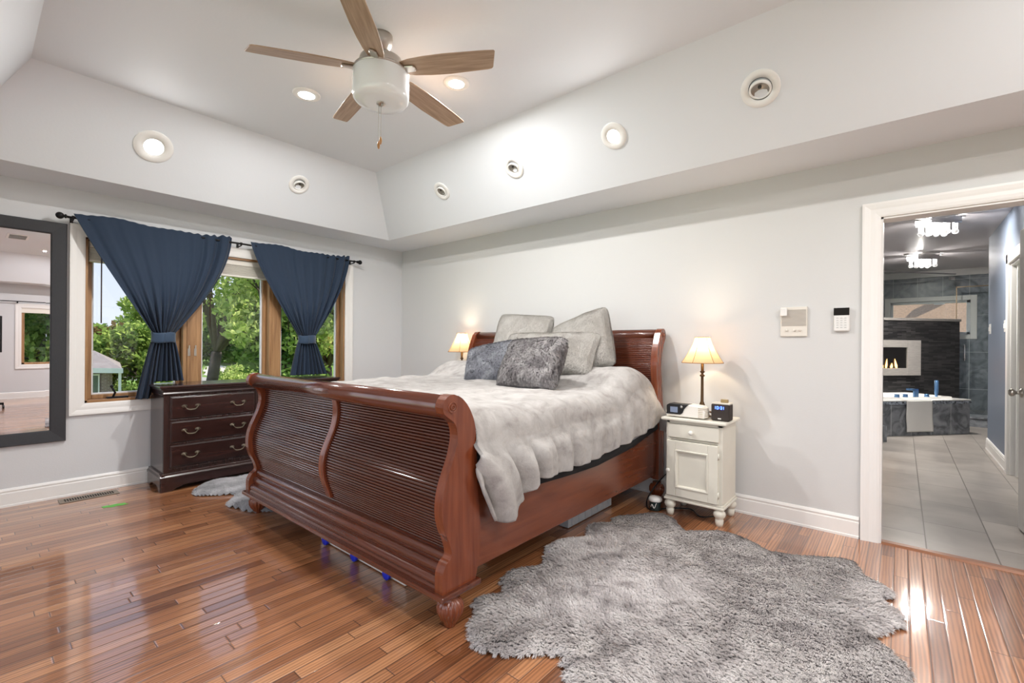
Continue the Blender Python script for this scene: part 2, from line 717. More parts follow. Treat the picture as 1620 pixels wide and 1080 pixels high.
# right wall with a window
ry0, ry1, rz0, rz1 = 0.76, 2.25, 0.72, 1.94
w = MB()
w.box(XR, XR + WT, YN - WT, ry0, 0, H + 0.7)
w.box(XR, XR + WT, ry1, YB + WT, 0, H + 0.7)
w.box(XR, XR + WT, ry0, ry1, 0, rz0)
w.box(XR, XR + WT, ry0, ry1, rz1, H + 0.7)
struct('wall_right', w, WALL)
# near wall (behind the camera) with an opening for the added window
nx0, nx1, nz0, nz1 = -3.5, 1.1, 0.40, 2.15
w = MB()
w.box(XL, nx0, YN - WT, YN, 0, H + 0.7)
w.box(nx1, XR, YN - WT, YN, 0, H + 0.7)
w.box(nx0, nx1, YN - WT, YN, 0, nz0)
w.box(nx0, nx1, YN - WT, YN, nz1, H + 0.7)
struct('wall_near', w, WALL)

# tray ceiling: flat soffit ring, four slopes, raised flat field
ZF = 2.98
ox0, ox1, oy0, oy1 = -4.61, 3.85, -0.12, 3.20
ix0, ix1, iy0, iy1 = -4.13, 3.40, 0.25, 2.70
c = MB()
def ring(a, b, za, zb):
    A = [(a[0], a[2], za), (a[1], a[2], za), (a[1], a[3], za), (a[0], a[3], za)]
    B = [(b[0], b[2], zb), (b[1], b[2], zb), (b[1], b[3], zb), (b[0], b[3], zb)]
    return A + B, [(i, (i + 1) % 4, (i + 1) % 4 + 4, i + 4) for i in range(4)]
c.add(*ring((XL, XR, YN, YB), (ox0, ox1, oy0, oy1), H, H))
c.add(*ring((ox0, ox1, oy0, oy1), (ix0, ix1, iy0, iy1), H, ZF))
c.add([(ix0, iy0, ZF), (ix1, iy0, ZF), (ix1, iy1, ZF), (ix0, iy1, ZF)], [(0, 1, 2, 3)])
# upper face closes it off as a solid
c.add([(XL, YN, ZF + 0.15), (XR, YN, ZF + 0.15), (XR, YB, ZF + 0.15), (XL, YB, ZF + 0.15)], [(0, 1, 2, 3)])
c.add([(XL, YN, H), (XR, YN, H), (XR, YB, H), (XL, YB, H), (XL, YN, ZF + 0.15), (XR, YN, ZF + 0.15), (XR, YB, ZF + 0.15), (XL, YB, ZF + 0.15)],
      [(0, 1, 5, 4), (1, 2, 6, 5), (2, 3, 7, 6), (3, 0, 4, 7)])
struct('ceiling', c, CEIL)


# baseboards: tall flat board, stepped cap, quarter round
def base_prof(s=1):
    return [(0, 0), (0.018, 0), (0.018, 0.014), (0.014, 0.018), (0.014, 0.100), (0.011, 0.104), (0.011, 0.112), (0.014, 0.118), (0.010, 0.128), (0.005, 0.136), (0, 0.136)]
b = MB()
b.prism([(XL + p[0], p[1]) for p in base_prof()], YN, YB, 'y')
struct('baseboard_left', b, TRIM)
b = MB()
b.prism([(YB - p[0], p[1]) for p in base_prof()], XL, dx0 - 0.094, 'x')
b.prism([(YB - p[0], p[1]) for p in base_prof()], dx1 + 0.094, XR, 'x')
struct('baseboard_back', b, TRIM)
b = MB()
b.prism([(XR - p[0], p[1]) for p in base_prof()], YN, YB, 'y')
struct('baseboard_right', b, TRIM)

# door casing and jamb (bathroom doorway)
CASE = [(0, 0), (0, 0.012), (0.012, 0.016), (0.030, 0.018), (0.050, 0.018), (0.062, 0.021), (0.080, 0.024), (0.093, 0.024), (0.093, 0)]
d = MB()
_n = len(CASE)
vs, fs = [], []
for (cx_0, cz_0), (ax_, az_) in zip([(dx0, 0), (dx0, dz), (dx1, dz), (dx1, 0)], [(-1, 0), (-1, 1), (1, 1), (1, 0)]):
    for p in CASE:
        vs.append((cx_0 + ax_ * (p[0] - 0.006), YB - p[1], cz_0 + az_ * (p[0] - 0.006)))
for k in range(3):
    for i in range(_n):
        fs.append((k * _n + i, k * _n + (i + 1) % _n, (k + 1) * _n + (i + 1) % _n, (k + 1) * _n + i))
d.add(vs, fs)
d.box(dx0 - 0.001, dx0 + 0.018, YB - 0.002, YB + 0.13, 0, dz)
d.box(dx1 - 0.018, dx1 + 0.001, YB - 0.002, YB + 0.13, 0, dz)
d.box(dx0, dx1, YB - 0.002, YB + 0.13, dz - 0.018, dz + 0.001)
d.box(dx0 - 0.08, dx0, YB + 0.13, YB + 0.15, 0, dz + 0.08)
struct('trim_1', d, TRIM)
d = MB().prism([(YB - 0.01, 0), (YB + 0.002, 0.012), (YB + 0.045, 0.012), (YB + 0.055, 0.0)], dx0 + 0.018, dx1 - 0.018, 'x')
struct('trim_2', d, cherry('threshold_oak', srgb(120, 74, 48), srgb(150, 96, 62), 0.3, 'x'))


# ---------------------------------------------------------------- left window
def casing_frame(x, y0, y1, z0, z1, sgn=1, wd=0.094):
    """picture frame casing on a wall facing +x*sgn, around the opening"""
    mb = MB()
    prof = CASE
    corners = [(y0, z0), (y1, z0), (y1, z1), (y0, z1)]
    dirs = [(-1, -1), (1, -1), (1, 1), (-1, 1)]
    n = len(prof)
    vs = []
    for (cy, cz), (dy, dz_) in zip(corners, dirs):
        for p in prof:
            vs.append((x + sgn * p[1], cy + dy * (p[0] - 0.004), cz + dz_ * (p[0] - 0.004)))
    fs = []
    for k in range(4):
        for i in range(n):
            a, b_ = k * n + i, k * n + (i + 1) % n
            a2, b2 = ((k + 1) % 4) * n + i, ((k + 1) % 4) * n + (i + 1) % n
            fs.append((a, b_, b2, a2))
    mb.add(vs, fs)
    return mb


win = sthing('window_1', (XL, (wy0 + wy1) / 2, wz0))
struct('casing', casing_frame(XL, wy0, wy1, wz0, wz1), TRIM, win)
XF = XL - 0.12            # plane of the glass
fr = MB()
fr.box(XL - 0.155, XL - 0.002, wy0, wy0 + 0.022, wz0, wz1)
fr.box(XL - 0.155, XL - 0.002, wy1 - 0.022, wy1, wz0, wz1)
muls = [(1.290, 1.425), (2.045, 2.165)]
for a, b_ in muls:
    fr.box(XL - 0.155, XL - 0.012, a, b_, wz0, wz1)
    fr.box(XL - 0.012, XL - 0.004, a + 0.03, b_ - 0.03, wz0, wz1)
struct('frame', fr, OAK, win, bevel=0.003)
fr = MB()
fr.box(XL - 0.155, XL - 0.002, wy0, wy1, wz0, wz0 + 0.026)
fr.box(XL - 0.155, XL - 0.002, wy0, wy1, wz1 - 0.022, wz1)
struct('sill', fr, OAKH, win, bevel=0.003)
secs = [(wy0 + 0.022, 1.290), (1.425, 2.045), (2.165, wy1 - 0.022)]
WHV = mat('white_vinyl', srgb(225, 226, 228), 0.3)
for a, b_ in secs:
    s_ = MB()
    z0, z1 = wz0 + 0.026, wz1 - 0.022
    sh = 0.035
    s_.box(XF - 0.02, XF + 0.03, a, a + sh, z0, z1)
    s_.box(XF - 0.02, XF + 0.03, b_ - sh, b_, z0, z1)
    s_.box(XF - 0.02, XF + 0.03, a + sh, b_ - sh, z0, z0 + sh)
    s_.box(XF - 0.02, XF + 0.03, a + sh, b_ - sh, z1 - sh, z1)
    sash = struct('sash', s_, OAK, win, bevel=0.004)
    s_ = MB()
    g_ = 0.012
    s_.box(XF - 0.012, XF + 0.012, a + sh, a + sh + g_, z0 + sh, z1 - sh)
    s_.box(XF - 0.012, XF + 0.012, b_ - sh - g_, b_ - sh, z0 + sh, z1 - sh)
    s_.box(XF - 0.012, XF + 0.012, a + sh + g_, b_ - sh - g_, z0 + sh, z0 + sh + g_)
    s_.box(XF - 0.012, XF + 0.012, a + sh + g_, b_ - sh - g_, z1 - sh - g_, z1 - sh)
    struct('glazing_bead', s_, WHV, sash)
    s_ = MB().box(XF - 0.002, XF + 0.002, a + sh, b_ - sh, z0 + sh, z1 - sh)
    struct('pane', s_, PANE, sash)
# crank and casement lock
ck = MB().box(XL - 0.06, XL - 0.01, 0.76, 0.90, wz0 + 0.026, wz0 + 0.040)
ck.tube([(XL - 0.02, 0.80, wz0 + 0.04), (XL + 0.0, 0.81, wz0 + 0.075), (XL - 0.005, 0.795, wz0 + 0.11), (XL - 0.01, 0.79, wz0 + 0.125)], 0.008)
ck.sphere((XL - 0.01, 0.79, wz0 + 0.128), 0.013)
struct('crank_handle', ck, BLACKM, win)
for yy in (1.335, 1.385):
    lk = MB().box(XL - 0.006, XL + 0.004, yy - 0.010, yy + 0.010, 1.10, 1.17)
    lk.box(XL + 0.002, XL + 0.014, yy - 0.005, yy + 0.005, 1.13, 1.20)
    struct('sash_lock', lk, NICKEL, win, bevel=0.003)

# raised blinds, one per sash
BL = mat('blind_slats', srgb(232, 228, 218), 0.5)
wlab = ['white blind raised over the leftmost sash, half behind the big navy curtain',
        'white blind raised at the top of the middle sash between the two curtains',
        'white blind raised over the right-hand sash behind the smaller navy curtain']
for i, (a, b_) in enumerate(secs):
    t = thing('window_blind', wlab[i], 'blind', (XL - 0.05, (a + b_) / 2, 1.88), 'raised blinds in the left window')
    q = MB().box(XL - 0.085, XL - 0.03, a + 0.004, b_ - 0.004, 2.00, wz1 - 0.022)
    obj('head_rail', q, BL, t, bevel=0.004)
    q = MB()
    for k in range(9):
        q.box(XL - 0.082, XL - 0.034, a + 0.008, b_ - 0.008, 1.905 + k * 0.0106, 1.909 + k * 0.0106)
    q.box(XL - 0.066, XL - 0.05, a + 0.01, b_ - 0.01, 1.90, 2.0)
    obj('slat_stack', q, BL, t)
    q = MB().box(XL - 0.083, XL - 0.032, a + 0.008, b_ - 0.008, 1.882, 1.902)
    obj('bottom_rail', q, BL, t, bevel=0.003)
    yy = a + 0.085
    q = MB().tube([(XL - 0.028, yy, 2.01), (XL - 0.025, yy, 1.38)], 0.0045, 6)
    obj('tilt_wand', q, mat('wand_brown', srgb(70, 50, 44), 0.4), t)

# ---------------------------------------------------------------- curtain rod and curtains
XC = XL + 0.10
t = thing('curtain_rod', 'long black metal curtain rod with ball finials above the left window', 'curtain rod', (XC, 1.75, 2.195))
obj('rod', MB().tube([(XC, 0.50, 2.193), (XC, 2.99, 2.196)], 0.009, 10), BLACKM, t)
for yy, s_ in ((0.50, -1), (2.99, 1)):
    q = MB().lathe([(0.009, 0), (0.016, 0.004), (0.016, 0.012), (0.008, 0.016), (0.008, 0.024)], (0, 0, 0), 14, 'y')
    q.xf(Matrix.Translation((XC, yy, 2.195)) @ Matrix.Scale(s_, 4, (0, 1, 0)))
    q.sphere((XC, yy + s_ * 0.040, 2.195), 0.026, 16, 10)
    obj('finial', q, BLACKM, t)
for yy in (0.535, 1.735, 2.955):
    q = MB().box(XL, XL + 0.006, yy - 0.010, yy + 0.010, 2.15, 2.22)
    q.tube([(XL, yy, 2.175), (XC, yy, 2.178), (XC + 0.004, yy, 2.186)], 0.006, 8)
    q.lathe([(0.0135, -0.008), (0.0135, 0.008)], (XC, yy, 2.195), 14, 'y')
    obj('bracket', q, BLACKM, t)

NAVY = mat('navy_curtain_cloth', srgb(29, 48, 71), 0.8, sheen=0.12, noise=(300, 0.12), bump=(500, 0.10))
NAVYT = mat('navy_tie_cloth', srgb(38, 62, 88), 0.7, sheen=0.4)


def curtain(label, yt, yc, yb, zb, eL, eR, nf, seed, flat=0.45):
    rnd = random.Random(seed)
    t = thing('curtain', label, 'curtain', (XC, (yc[0] + yc[1]) / 2, zb(0.5)), 'navy curtains tied back in the left window')
    ph = [rnd.uniform(0, 6.28) for _ in range(6)]

    def fold(s, k):
        a = math.sin(2 * PI * nf * s + ph[0] + 1.1 * math.sin(3.1 * s + ph[1]))
        b_ = math.sin(2 * PI * nf * 2.3 * s + ph[2])
        return a * 0.75 + b_ * 0.35 * k

    def up_fn(s, v):
        t_ = v                              # 0 top, 1 cinch
        z = 2.228 + (1.30 - 2.228) * t_
        fl_ = t_ ** eL
        fr_ = t_ ** eR
        y0 = yt[0] + (yc[0] - yt[0]) * fl_
        y1 = yt[1] + (yc[1] - yt[1]) * fr_
        y = y0 + (y1 - y0) * s
        width = (y1 - y0) / (yt[1] - yt[0])
        amp = 0.012 + 0.030 * (1 - width) ** 0.8 + 0.014 * ss(0.55, 1.0, s) * (1 - t_ * 0.6)
        gather = 0.22 + 0.78 * max(ss(0.62, 0.95, s), ss(flat, 1.0, t_), 0.45 * ss(0.16, 0.0, s))
        x = XC + 0.012 + amp * fold(s, 1 - width * 0.5) * gather
        # fullness hangs in a soft bag towards the cinch
        x += 0.03 * math.sin(PI * s) * math.sin(PI * min(1, t_ * 1.1)) * (1 - width)
        if t_ < 0.05:
            z += (0.002 + 0.006 * ss(0.5, 0.9, s)) * math.sin(2 * PI * nf * 2.0 * s + ph[3]) + 0.005 * math.sin(17 * s + ph[4]) + 0.010 * math.sin(2.5 * PI * s)
        return (x, y, z)

    def low_fn(s, v):
        y0 = yc[0] + (yb[0] - yc[0]) * v ** 0.85
        y1 = yc[1] + (yb[1] - yc[1]) * v ** 0.85
        y = y0 + (y1 - y0) * s
        z = 1.245 + (zb(s) - 1.245) * v
        amp = 0.030 + 0.012 * v
        x = XC + 0.012 + amp * fold(s * 0.9 + 0.05, 0.7)
        return (max(x, XL + 0.035), y, z)
    obj('upper_drape', MB().grid(150, 60, up_fn), NAVY, t, solid=0.002, normals=False)
    obj('lower_drape', MB().grid(110, 36, low_fn), NAVY, t, solid=0.002, normals=False)
    # tie band around the bunch
    yc0, yc1 = yc[0] - 0.004, yc[1] + 0.004
    cyy, ry = (yc0 + yc1) / 2, (yc1 - yc0) / 2

    def band(u, v):
        a = 2 * PI * u
        k = 1 + 0.03 * math.sin(a * 5 + seed)
        return (XC + 0.010 + 0.052 * math.cos(a) * k + 0.004 * math.sin(PI * v), cyy + ry * math.sin(a) * (1 + 0.08 * abs(v - 0.5)), 1.222 + 0.088 * v + 0.004 * math.sin(a * 3))
    obj('tie_band', MB().grid(48, 6, band), NAVYT, t, solid=0.004, normals=False)
    return t


curtain('large navy curtain tied back left of centre, its tail falling past the dresser corner', (0.535, 1.655), (1.035, 1.195), (0.925, 1.26),
        lambda s: 0.742 if s < 0.30 else 0.742 + (0.884 - 0.742) * ss(0.30, 0.36, s), 1.08, 1.7, 8.5, 3)
curtain('smaller navy curtain tied back on the right, nearer the room corner', (1.815, 2.888), (2.303, 2.478), (2.225, 2.615),
        lambda s: 0.884, 1.25, 1.55, 8.5, 11)

# ---------------------------------------------------------------- wall mirror
FRM = mat('mirror_frame_charcoal', srgb(52, 53, 57), 0.5, noise=(60, 0.2), stretch=(1, 8, 1))
MIRR = mat('mirror_silver', (0.90, 0.89, 0.92, 1), 0.0, 1.0)
my0, my1, mz0, mz1 = -0.62, 0.510, 0.446, 2.150
fw_ = 0.092
t = thing('wall_mirror', 'tall mirror in a wide charcoal frame hung left of the window', 'mirror', (XL, -0.055, mz0))
prof = [(0, 0), (0, 0.022), (0.006, 0.030), (fw_ - 0.008, 0.022), (fw_, 0.014), (fw_, 0)]
vs, fs = [], []
n = len(prof)
for (cy, cz), (dy, dz_) in zip([(my0, mz0), (my1, mz0), (my1, mz1), (my0, mz1)], [(1, 1), (-1, 1), (-1, -1), (1, -1)]):
    for p in prof:
        vs.append((XL + p[1] + 0.001, cy + dy * p[0], cz + dz_ * p[0]))
for k in range(4):
    for i in range(n):
        fs.append((k * n + i, k * n + (i + 1) % n, ((k + 1) % 4) * n + (i + 1) % n, ((k + 1) % 4) * n + i))
obj('frame', MB().add(vs, fs), FRM, t)
bv = 0.024
a0, a1, b0, b1 = my0 + fw_, my1 - fw_, mz0 + fw_, mz1 - fw_
vs = [(XL + 0.010, a0, b0), (XL + 0.010, a1, b0), (XL + 0.010, a1, b1), (XL + 0.010, a0, b1),
      (XL + 0.0112, a0 + bv, b0 + bv), (XL + 0.0112, a1 - bv, b0 + bv), (XL + 0.0112, a1 - bv, b1 - bv), (XL + 0.0112, a0 + bv, b1 - bv),
      (XL + 0.004, a0, b0), (XL + 0.004, a1, b0), (XL + 0.004, a1, b1), (XL + 0.004, a0, b1)]
fs = [(4, 5, 6, 7), (0, 1, 5, 4), (1, 2, 6, 5), (2, 3, 7, 6), (3, 0, 4, 7), (8, 9, 1, 0), (9, 10, 2, 1), (10, 11, 3, 2), (11, 8, 0, 3), (11, 10, 9, 8)]
obj('glass', MB().add(vs, fs), MIRR, t)

# ---------------------------------------------------------------- dresser
DX0, DX1, DY0, DY1 = -5.0, -4.60, 1.030, 2.56
t = thing('dresser', 'dark mahogany six-drawer dresser standing under the window', 'dresser', ((DX0 + DX1) / 2, (DY0 + DY1) / 2, 0))
q = MB().box(DX0, DX1 - 0.008, DY0 + 0.012, DY1 - 0.012, 0.10, 0.80)
q.box(DX1 - 0.02, DX1, DY0 + 0.012, DY0 + 0.052, 0.14, 0.80)
q.box(DX1 - 0.02, DX1, DY1 - 0.052, DY1 - 0.012, 0.14, 0.80)
q.box(DX1 - 0.02, DX1, 1.742, 1.795, 0.14, 0.80)
for z in (0.176, 0.380, 0.577, 0.786):
    q.box(DX1 - 0.02, DX1 - 0.002, DY0 + 0.05, DY1 - 0.05, z - 0.006, z + 0.008)
obj('body', q, DKZ, t, bevel=0.002)
q = MB()
q.prism([(DX0, 0.79), (DX1 + 0.002, 0.79), (DX1 + 0.012, 0.800), (DX1 + 0.004, 0.812), (DX1 + 0.004, 0.832), (DX1 + 0.020, 0.845), (DX0, 0.845)], DY0 + 0.004, DY1 - 0.004, 'y')
q.box(DX0 - 0.0, DX1 + 0.018, DY0 - 0.010, DY1 + 0.010, 0.832, 0.848)
obj('cornice', q, DK, t, bevel=0.004)
obj('top', MB().box(DX0, DX1 + 0.028, DY0 - 0.020, DY1 + 0.020, 0.848, 0.868), DK, t, bevel=0.006, seg=3)
q = MB()
# plinth with bracket feet: front and end aprons cut out
def apron(y0, y1, zt, foot=0.11):
    pts = [(y0, 0), (y0 + foot * 0.75, 0), (y0 + foot, 0.022), (y0 + foot * 1.25, 0.028), (y0 + foot * 1.5, 0.040),
           (y1 - foot * 1.5, 0.040), (y1 - foot * 1.25, 0.028), (y1 - foot, 0.022), (y1 - foot * 0.75, 0), (y1, 0), (y1, zt), (y0, zt)]
    return pts
q.prism([(p[0], p[1]) for p in apron(DY0 - 0.008, DY1 + 0.008, 0.118)], DX1 - 0.008, DX1 + 0.016, 'x')
for yy in (DY0 - 0.008, DY1 - 0.014):
    q.prism([(p[0], p[1]) for p in apron(DX0, DX1 + 0.014, 0.118, 0.09)], yy, yy + 0.022, 'y')
q.prism([(DX1 - 0.02, 0.105), (DX1 + 0.022, 0.105), (DX1 + 0.022, 0.120), (DX1 + 0.012, 0.132), (DX1 + 0.010, 0.146), (DX1 - 0.02, 0.152)], DY0 - 0.012, DY1 + 0.012, 'y')
q.prism([(DY0 + 0.02, 0.105), (DY0 - 0.014, 0.105), (DY0 - 0.014, 0.120), (DY0 - 0.004, 0.132), (DY0 - 0.002, 0.146), (DY0 + 0.02, 0.152)], DX0, DX1 + 0.018, 'x')
obj('plinth', q, DK, t, bevel=0.002)


def bail_handle(mb, x, y, z):
    """bail pull on a face looking +x"""
    for s_ in (-1, 1):
        mb.lathe([(0.017, 0), (0.016, 0.004), (0.007, 0.006), (0.006, 0.014), (0.008, 0.018), (0.001, 0.020)], (0, 0, 0), 12, 'x')
        k = len(mb.v) - 72
        for i in range(k, len(mb.v)):
            p = mb.v[i]
            mb.v[i] = (p[0] + x, p[1] * 1.25 + y + s_ * 0.048, p[2] * 0.8 + z)
    pts = []
    for i in range(13):
        a = i / 12
        yy = -0.048 + 0.096 * a
        zz = -0.030 * (1 - abs(2 * a - 1) ** 3.5)
        xx = 0.018 + 0.006 * math.sin(PI * a)
        pts.append((x + xx, y + yy, z + zz))
    mb.tube(pts, [0.0032 + 0.0018 * math.sin(PI * i / 12) * (1.3 if i % 2 else 0.8) for i in range(13)], 8)
    return mb


for cy0, cy1 in ((1.087, 1.737), (1.800, 2.498)):
    for z0, z1 in ((0.188, 0.372), (0.390, 0.569), (0.587, 0.776)):
        q = MB().box(DX1 - 0.016, DX1 - 0.001, cy0, cy1, z0, z1)
        q.box(DX1 - 0.01, DX1 + 0.004, cy0 + 0.008, cy1 - 0.008, z0 + 0.008, z1 - 0.008)
        dr = obj('drawer', q, DK, t, bevel=0.004, seg=2)
        for f_ in (0.225, 0.785):
            obj('handle', bail_handle(MB(), DX1 + 0.004, cy0 + (cy1 - cy0) * f_, (z0 + z1) / 2 + 0.010), BRASSD, dr)

# ---------------------------------------------------------------- SLEIGH BED
BX0, BX1 = -3.595, -1.475       # outer faces of the end posts
BXC = (BX0 + BX1) / 2
bed = thing('sleigh_bed', 'cherry wood sleigh bed with ribbed curved footboard and headboard', 'bed', (BXC, 2.45, 0))
foot_front = [(1.296, 0.958), (1.306, 0.930), (1.334, 0.909), (1.366, 0.884), (1.381, 0.845), (1.380, 0.798), (1.364, 0.740), (1.342, 0.689), (1.320, 0.640), (1.304, 0.590), (1.297, 0.535), (1.300, 0.481), (1.316, 0.425), (1.338, 0.379), (1.353, 0.330), (1.348, 0.305), (1.325, 0.290), (1.308, 0.262), (1.302, 0.233), (1.302, 0.166)]
foot_back = [(1.500, 0.166), (1.520, 0.240), (1.530, 0.315), (1.525, 0.430), (1.512, 0.543), (1.503, 0.693), (1.498, 0.800), (1.485, 0.880), (1.452, 0.945), (1.415, 0.985), (1.385, 1.003)]
RC, RR = (1.352, 0.955), 0.056
circ = [(RC[0] + RR * math.cos(a), RC[1] + RR * math.sin(a)) for a in [R(x) for x in (60, 80, 100, 120, 140, 160, 178)]]
end_poly = smooth_curve(foot_front, 3) + smooth_curve(foot_back, 3) + circ


def rosette(mb, x, y, z, s_):
    for r_, w_, h_ in ((0.022, 0.004, 0.004), (0.010, 0.0035, 0.006)):
        prof = [(r_ + w_, 0), (r_ + w_ * 0.7, h_), (r_ - w_ * 0.7, h_), (r_ - w_, 0)]
        mb.lathe([(a, b_ * s_) for a, b_ in prof], (x, y, z), 28, 'x', cap=False)
    mb.lathe([(0.005, 0), (0.004, 0.004 * s_), (0.0005, 0.005 * s_)], (x, y, z), 16, 'x', cap=False)
    return mb


for xa, xb, sgn in ((BX1 - 0.050, BX1, 1), (BX0, BX0 + 0.050, -1)):
    e_ = obj('end_post', MB().prism(end_poly, xa, xb, 'x'), CH_Z, bed, bevel=0.009, seg=3)
    obj('rosette', rosette(MB(), xb if sgn > 0 else xa, RC[0], RC[1], sgn), CH_Z, e_)
ix0_, ix1_ = BX0 + 0.045, BX1 - 0.045
obj('scroll_rail', MB().lathe([(0.050, ix0_), (0.050, ix1_)], (0, RC[0] + 0.002, RC[1]), 32, 'x'), CH_X, bed)

# ribbed S curved panel: half-round reeds laid along the curve
pan = [(1.402, 0.930), (1.412, 0.880), (1.415, 0.840), (1.412, 0.790), (1.398, 0.735), (1.376, 0.682), (1.354, 0.632), (1.338, 0.585), (1.331, 0.535), (1.334, 0.481), (1.348, 0.425), (1.366, 0.380), (1.380, 0.335), (1.384, 0.300)]


def reeded(curve, pitch, depth, back, flip=1):
    cv = smooth_curve(curve, 8)
    L = [0]
    for a, b_ in zip(cv, cv[1:]):
        L.append(L[-1] + math.dist(a, b_))
    tot = L[-1]
    nr = max(1, int(tot / pitch))
    out = []
    per = 7
    for k in range(nr * per + 1):
        s_ = tot * k / (nr * per)
        i = 0
        while i < len(L) - 2 and L[i + 1] < s_:
            i += 1
        tt = (s_ - L[i]) / max(1e-9, L[i + 1] - L[i])
        p = [cv[i][j] + (cv[i + 1][j] - cv[i][j]) * tt for j in (0, 1)]
        d_ = (cv[i + 1][0] - cv[i][0], cv[i + 1][1] - cv[i][1])
        l_ = math.hypot(*d_)
        nx_, nz_ = d_[1] / l_ * flip, -d_[0] / l_ * flip
        bump_ = depth * math.sqrt(max(0, 1 - (2 * ((k % per) / per) - 1) ** 2)) if True else 0
        out.append((p[0] + nx_ * bump_, p[1] + nz_ * bump_))
    bk = [(p[0] + back, p[1]) for p in reversed(cv)]
    return out + bk


obj('ribbed_panel', MB().prism(reeded(pan, 0.0150, 0.0070, 0.03, 1), ix0_, ix1_, 'x', smooth=False), CH_P, bed)
# centre stile follows the curve
stl = [(p[0] - 0.022, p[1]) for p in smooth_curve(pan[:-1], 4)] + [(p[0] + 0.004, p[1]) for p in reversed(smooth_curve(pan[:-1], 4))]
obj('centre_stile', MB().prism(stl, BXC - 0.026, BXC + 0.026, 'x'), CH_Z, bed, bevel=0.008, seg=3)
# stepped reeded mouldings at the foot
def arc(cy, cz, r_, a0, a1, n_=7):
    return [(cy + r_ * math.cos(R(a0 + (a1 - a0) * i / n_)), cz + r_ * math.sin(R(a0 + (a1 - a0) * i / n_))) for i in range(n_ + 1)]
mould = [(1.50, 0.162), (1.306, 0.162), (1.306, 0.176)] + arc(1.330, 0.196, 0.022, 215, 90) + [(1.340, 0.222)] + arc(1.352, 0.243, 0.022, 215, 90) + \
    [(1.360, 0.268)] + arc(1.372, 0.290, 0.022, 215, 90) + [(1.385, 0.318), (1.42, 0.33), (1.50, 0.33)]
obj('foot_moulding', MB().prism(mould, ix0_, ix1_, 'x', smooth=False), CH_X, bed, bevel=0.002)
obj('base_plate', MB().box(BX0 - 0.022, BX1 + 0.020, 1.282, 1.520, 0.140, 0.166), CH_X, bed, bevel=0.007, seg=3)
obj('back_board', MB().prism([(1.42, 0.17), (1.48, 0.17), (1.48, 0.88), (1.44, 0.93), (1.425, 0.90), (1.42, 0.3)], ix0_, ix1_, 'x'), CH_X, bed)


def bun(mb, x, y, top, s_=1.0, flutes=16):
    pr = [(0.030, top), (0.034, top - 0.006), (0.030, top - 0.014), (0.046, top - 0.022), (0.058, top - 0.045), (0.057, top - 0.070), (0.046, top - 0.096), (0.032, top - 0.114), (0.026, 0.004), (0.024, 0.0)]
    pr = [(a * s_, b_) for a, b_ in pr]
    f_ = lambda a, h: 1 + (0.11 * (abs(math.sin(a * flutes / 2)) - 0.6) if (0.02 < h < top - 0.02) else 0)
    return mb.lathe(pr, (x, y, 0), 96, 'z', mod=f_)


for (x, y) in ((BX1 - 0.028, 1.372), (BX0 + 0.034, 1.372), (BX1 - 0.03, 3.60), (BX0 + 0.03, 3.60)):
    obj('bun_foot', bun(MB(), x, y, 0.136), CH_Z, bed)
for xa, xb in ((-1.535, -1.497), (BX0 + 0.022, BX0 + 0.06)):
    obj('side_rail', MB().box(xa, xb, 1.515, 3.56, 0.195, 0.585), CH_Y, bed, bevel=0.004)
obj('slat_deck', MB().box(BX0 + 0.07, -1.545, 1.53, 3.52, 0.235, 0.265), CH_Y, bed)

# headboard
hf = [(3.560, 0.160), (3.560, 0.500), (3.548, 0.700), (3.525, 0.900), (3.505, 1.040), (3.508, 1.130), (3.530, 1.215), (3.562, 1.290), (3.580, 1.330)]
hb = [(3.690, 1.290), (3.668, 1.262), (3.640, 1.220), (3.612, 1.140), (3.602, 1.040), (3.620, 0.900), (3.650, 0.700), (3.664, 0.500), (3.664, 0.160)]
HC, HR = (3.640, 1.315), 0.052
hcirc = [(HC[0] + HR * math.cos(R(a)), HC[1] + HR * math.sin(R(a))) for a in (150, 130, 110, 90, 70, 50, 30, 10, -10, -25)]
hpoly = smooth_curve(hf, 3) + hcirc + smooth_curve(hb, 3)
for xa, xb, sgn in ((BX1 - 0.050, BX1, 1), (BX0, BX0 + 0.050, -1)):
    e_ = obj('headboard_post', MB().prism(hpoly, xa, xb, 'x'), CH_Z, bed, bevel=0.009, seg=3)
    obj('rosette', rosette(MB(), xb if sgn > 0 else xa, HC[0], HC[1], sgn), CH_Z, e_)
obj('headboard_scroll', MB().lathe([(0.046, ix0_), (0.046, ix1_)], (0, HC[0], HC[1]), 28, 'x'), CH_X, bed)
hpan = [(3.622, 1.300), (3.575, 1.250), (3.548, 1.195), (3.534, 1.130), (3.530, 1.050), (3.545, 0.920), (3.568, 0.760), (3.578, 0.600), (3.578, 0.45)]
obj('headboard_panel', MB().prism(reeded(hpan, 0.0150, 0.0055, 0.035, 1), ix0_, ix1_, 'x'), CH_X, bed)
obj('headboard_base', MB().box(ix0_, ix1_, 3.575, 3.62, 0.16, 0.46), CH_X, bed, bevel=0.004)

# mattress: charcoal box foundation and pale mattress with bands
t = thing('mattress', 'thick mattress on a black foundation under the grey blanket', 'mattress', (BXC, 2.52, 0.267))
BLKF = mat('black_foundation', srgb(22, 22, 25), 0.8)
GRYF = mat('pale_grey_ticking', srgb(150, 154, 164), 0.8)
obj('foundation', MB().box(BX0 + 0.075, -1.478 - 0.08, 1.535, 3.49, 0.267, 0.60), BLKF, t, bevel=0.02, seg=3)
obj('mattress_body', MB().box(BX0 + 0.09, -1.478 - 0.08, 1.545, 3.48, 0.602, 0.86), GRYF, t, bevel=0.05, seg=4)

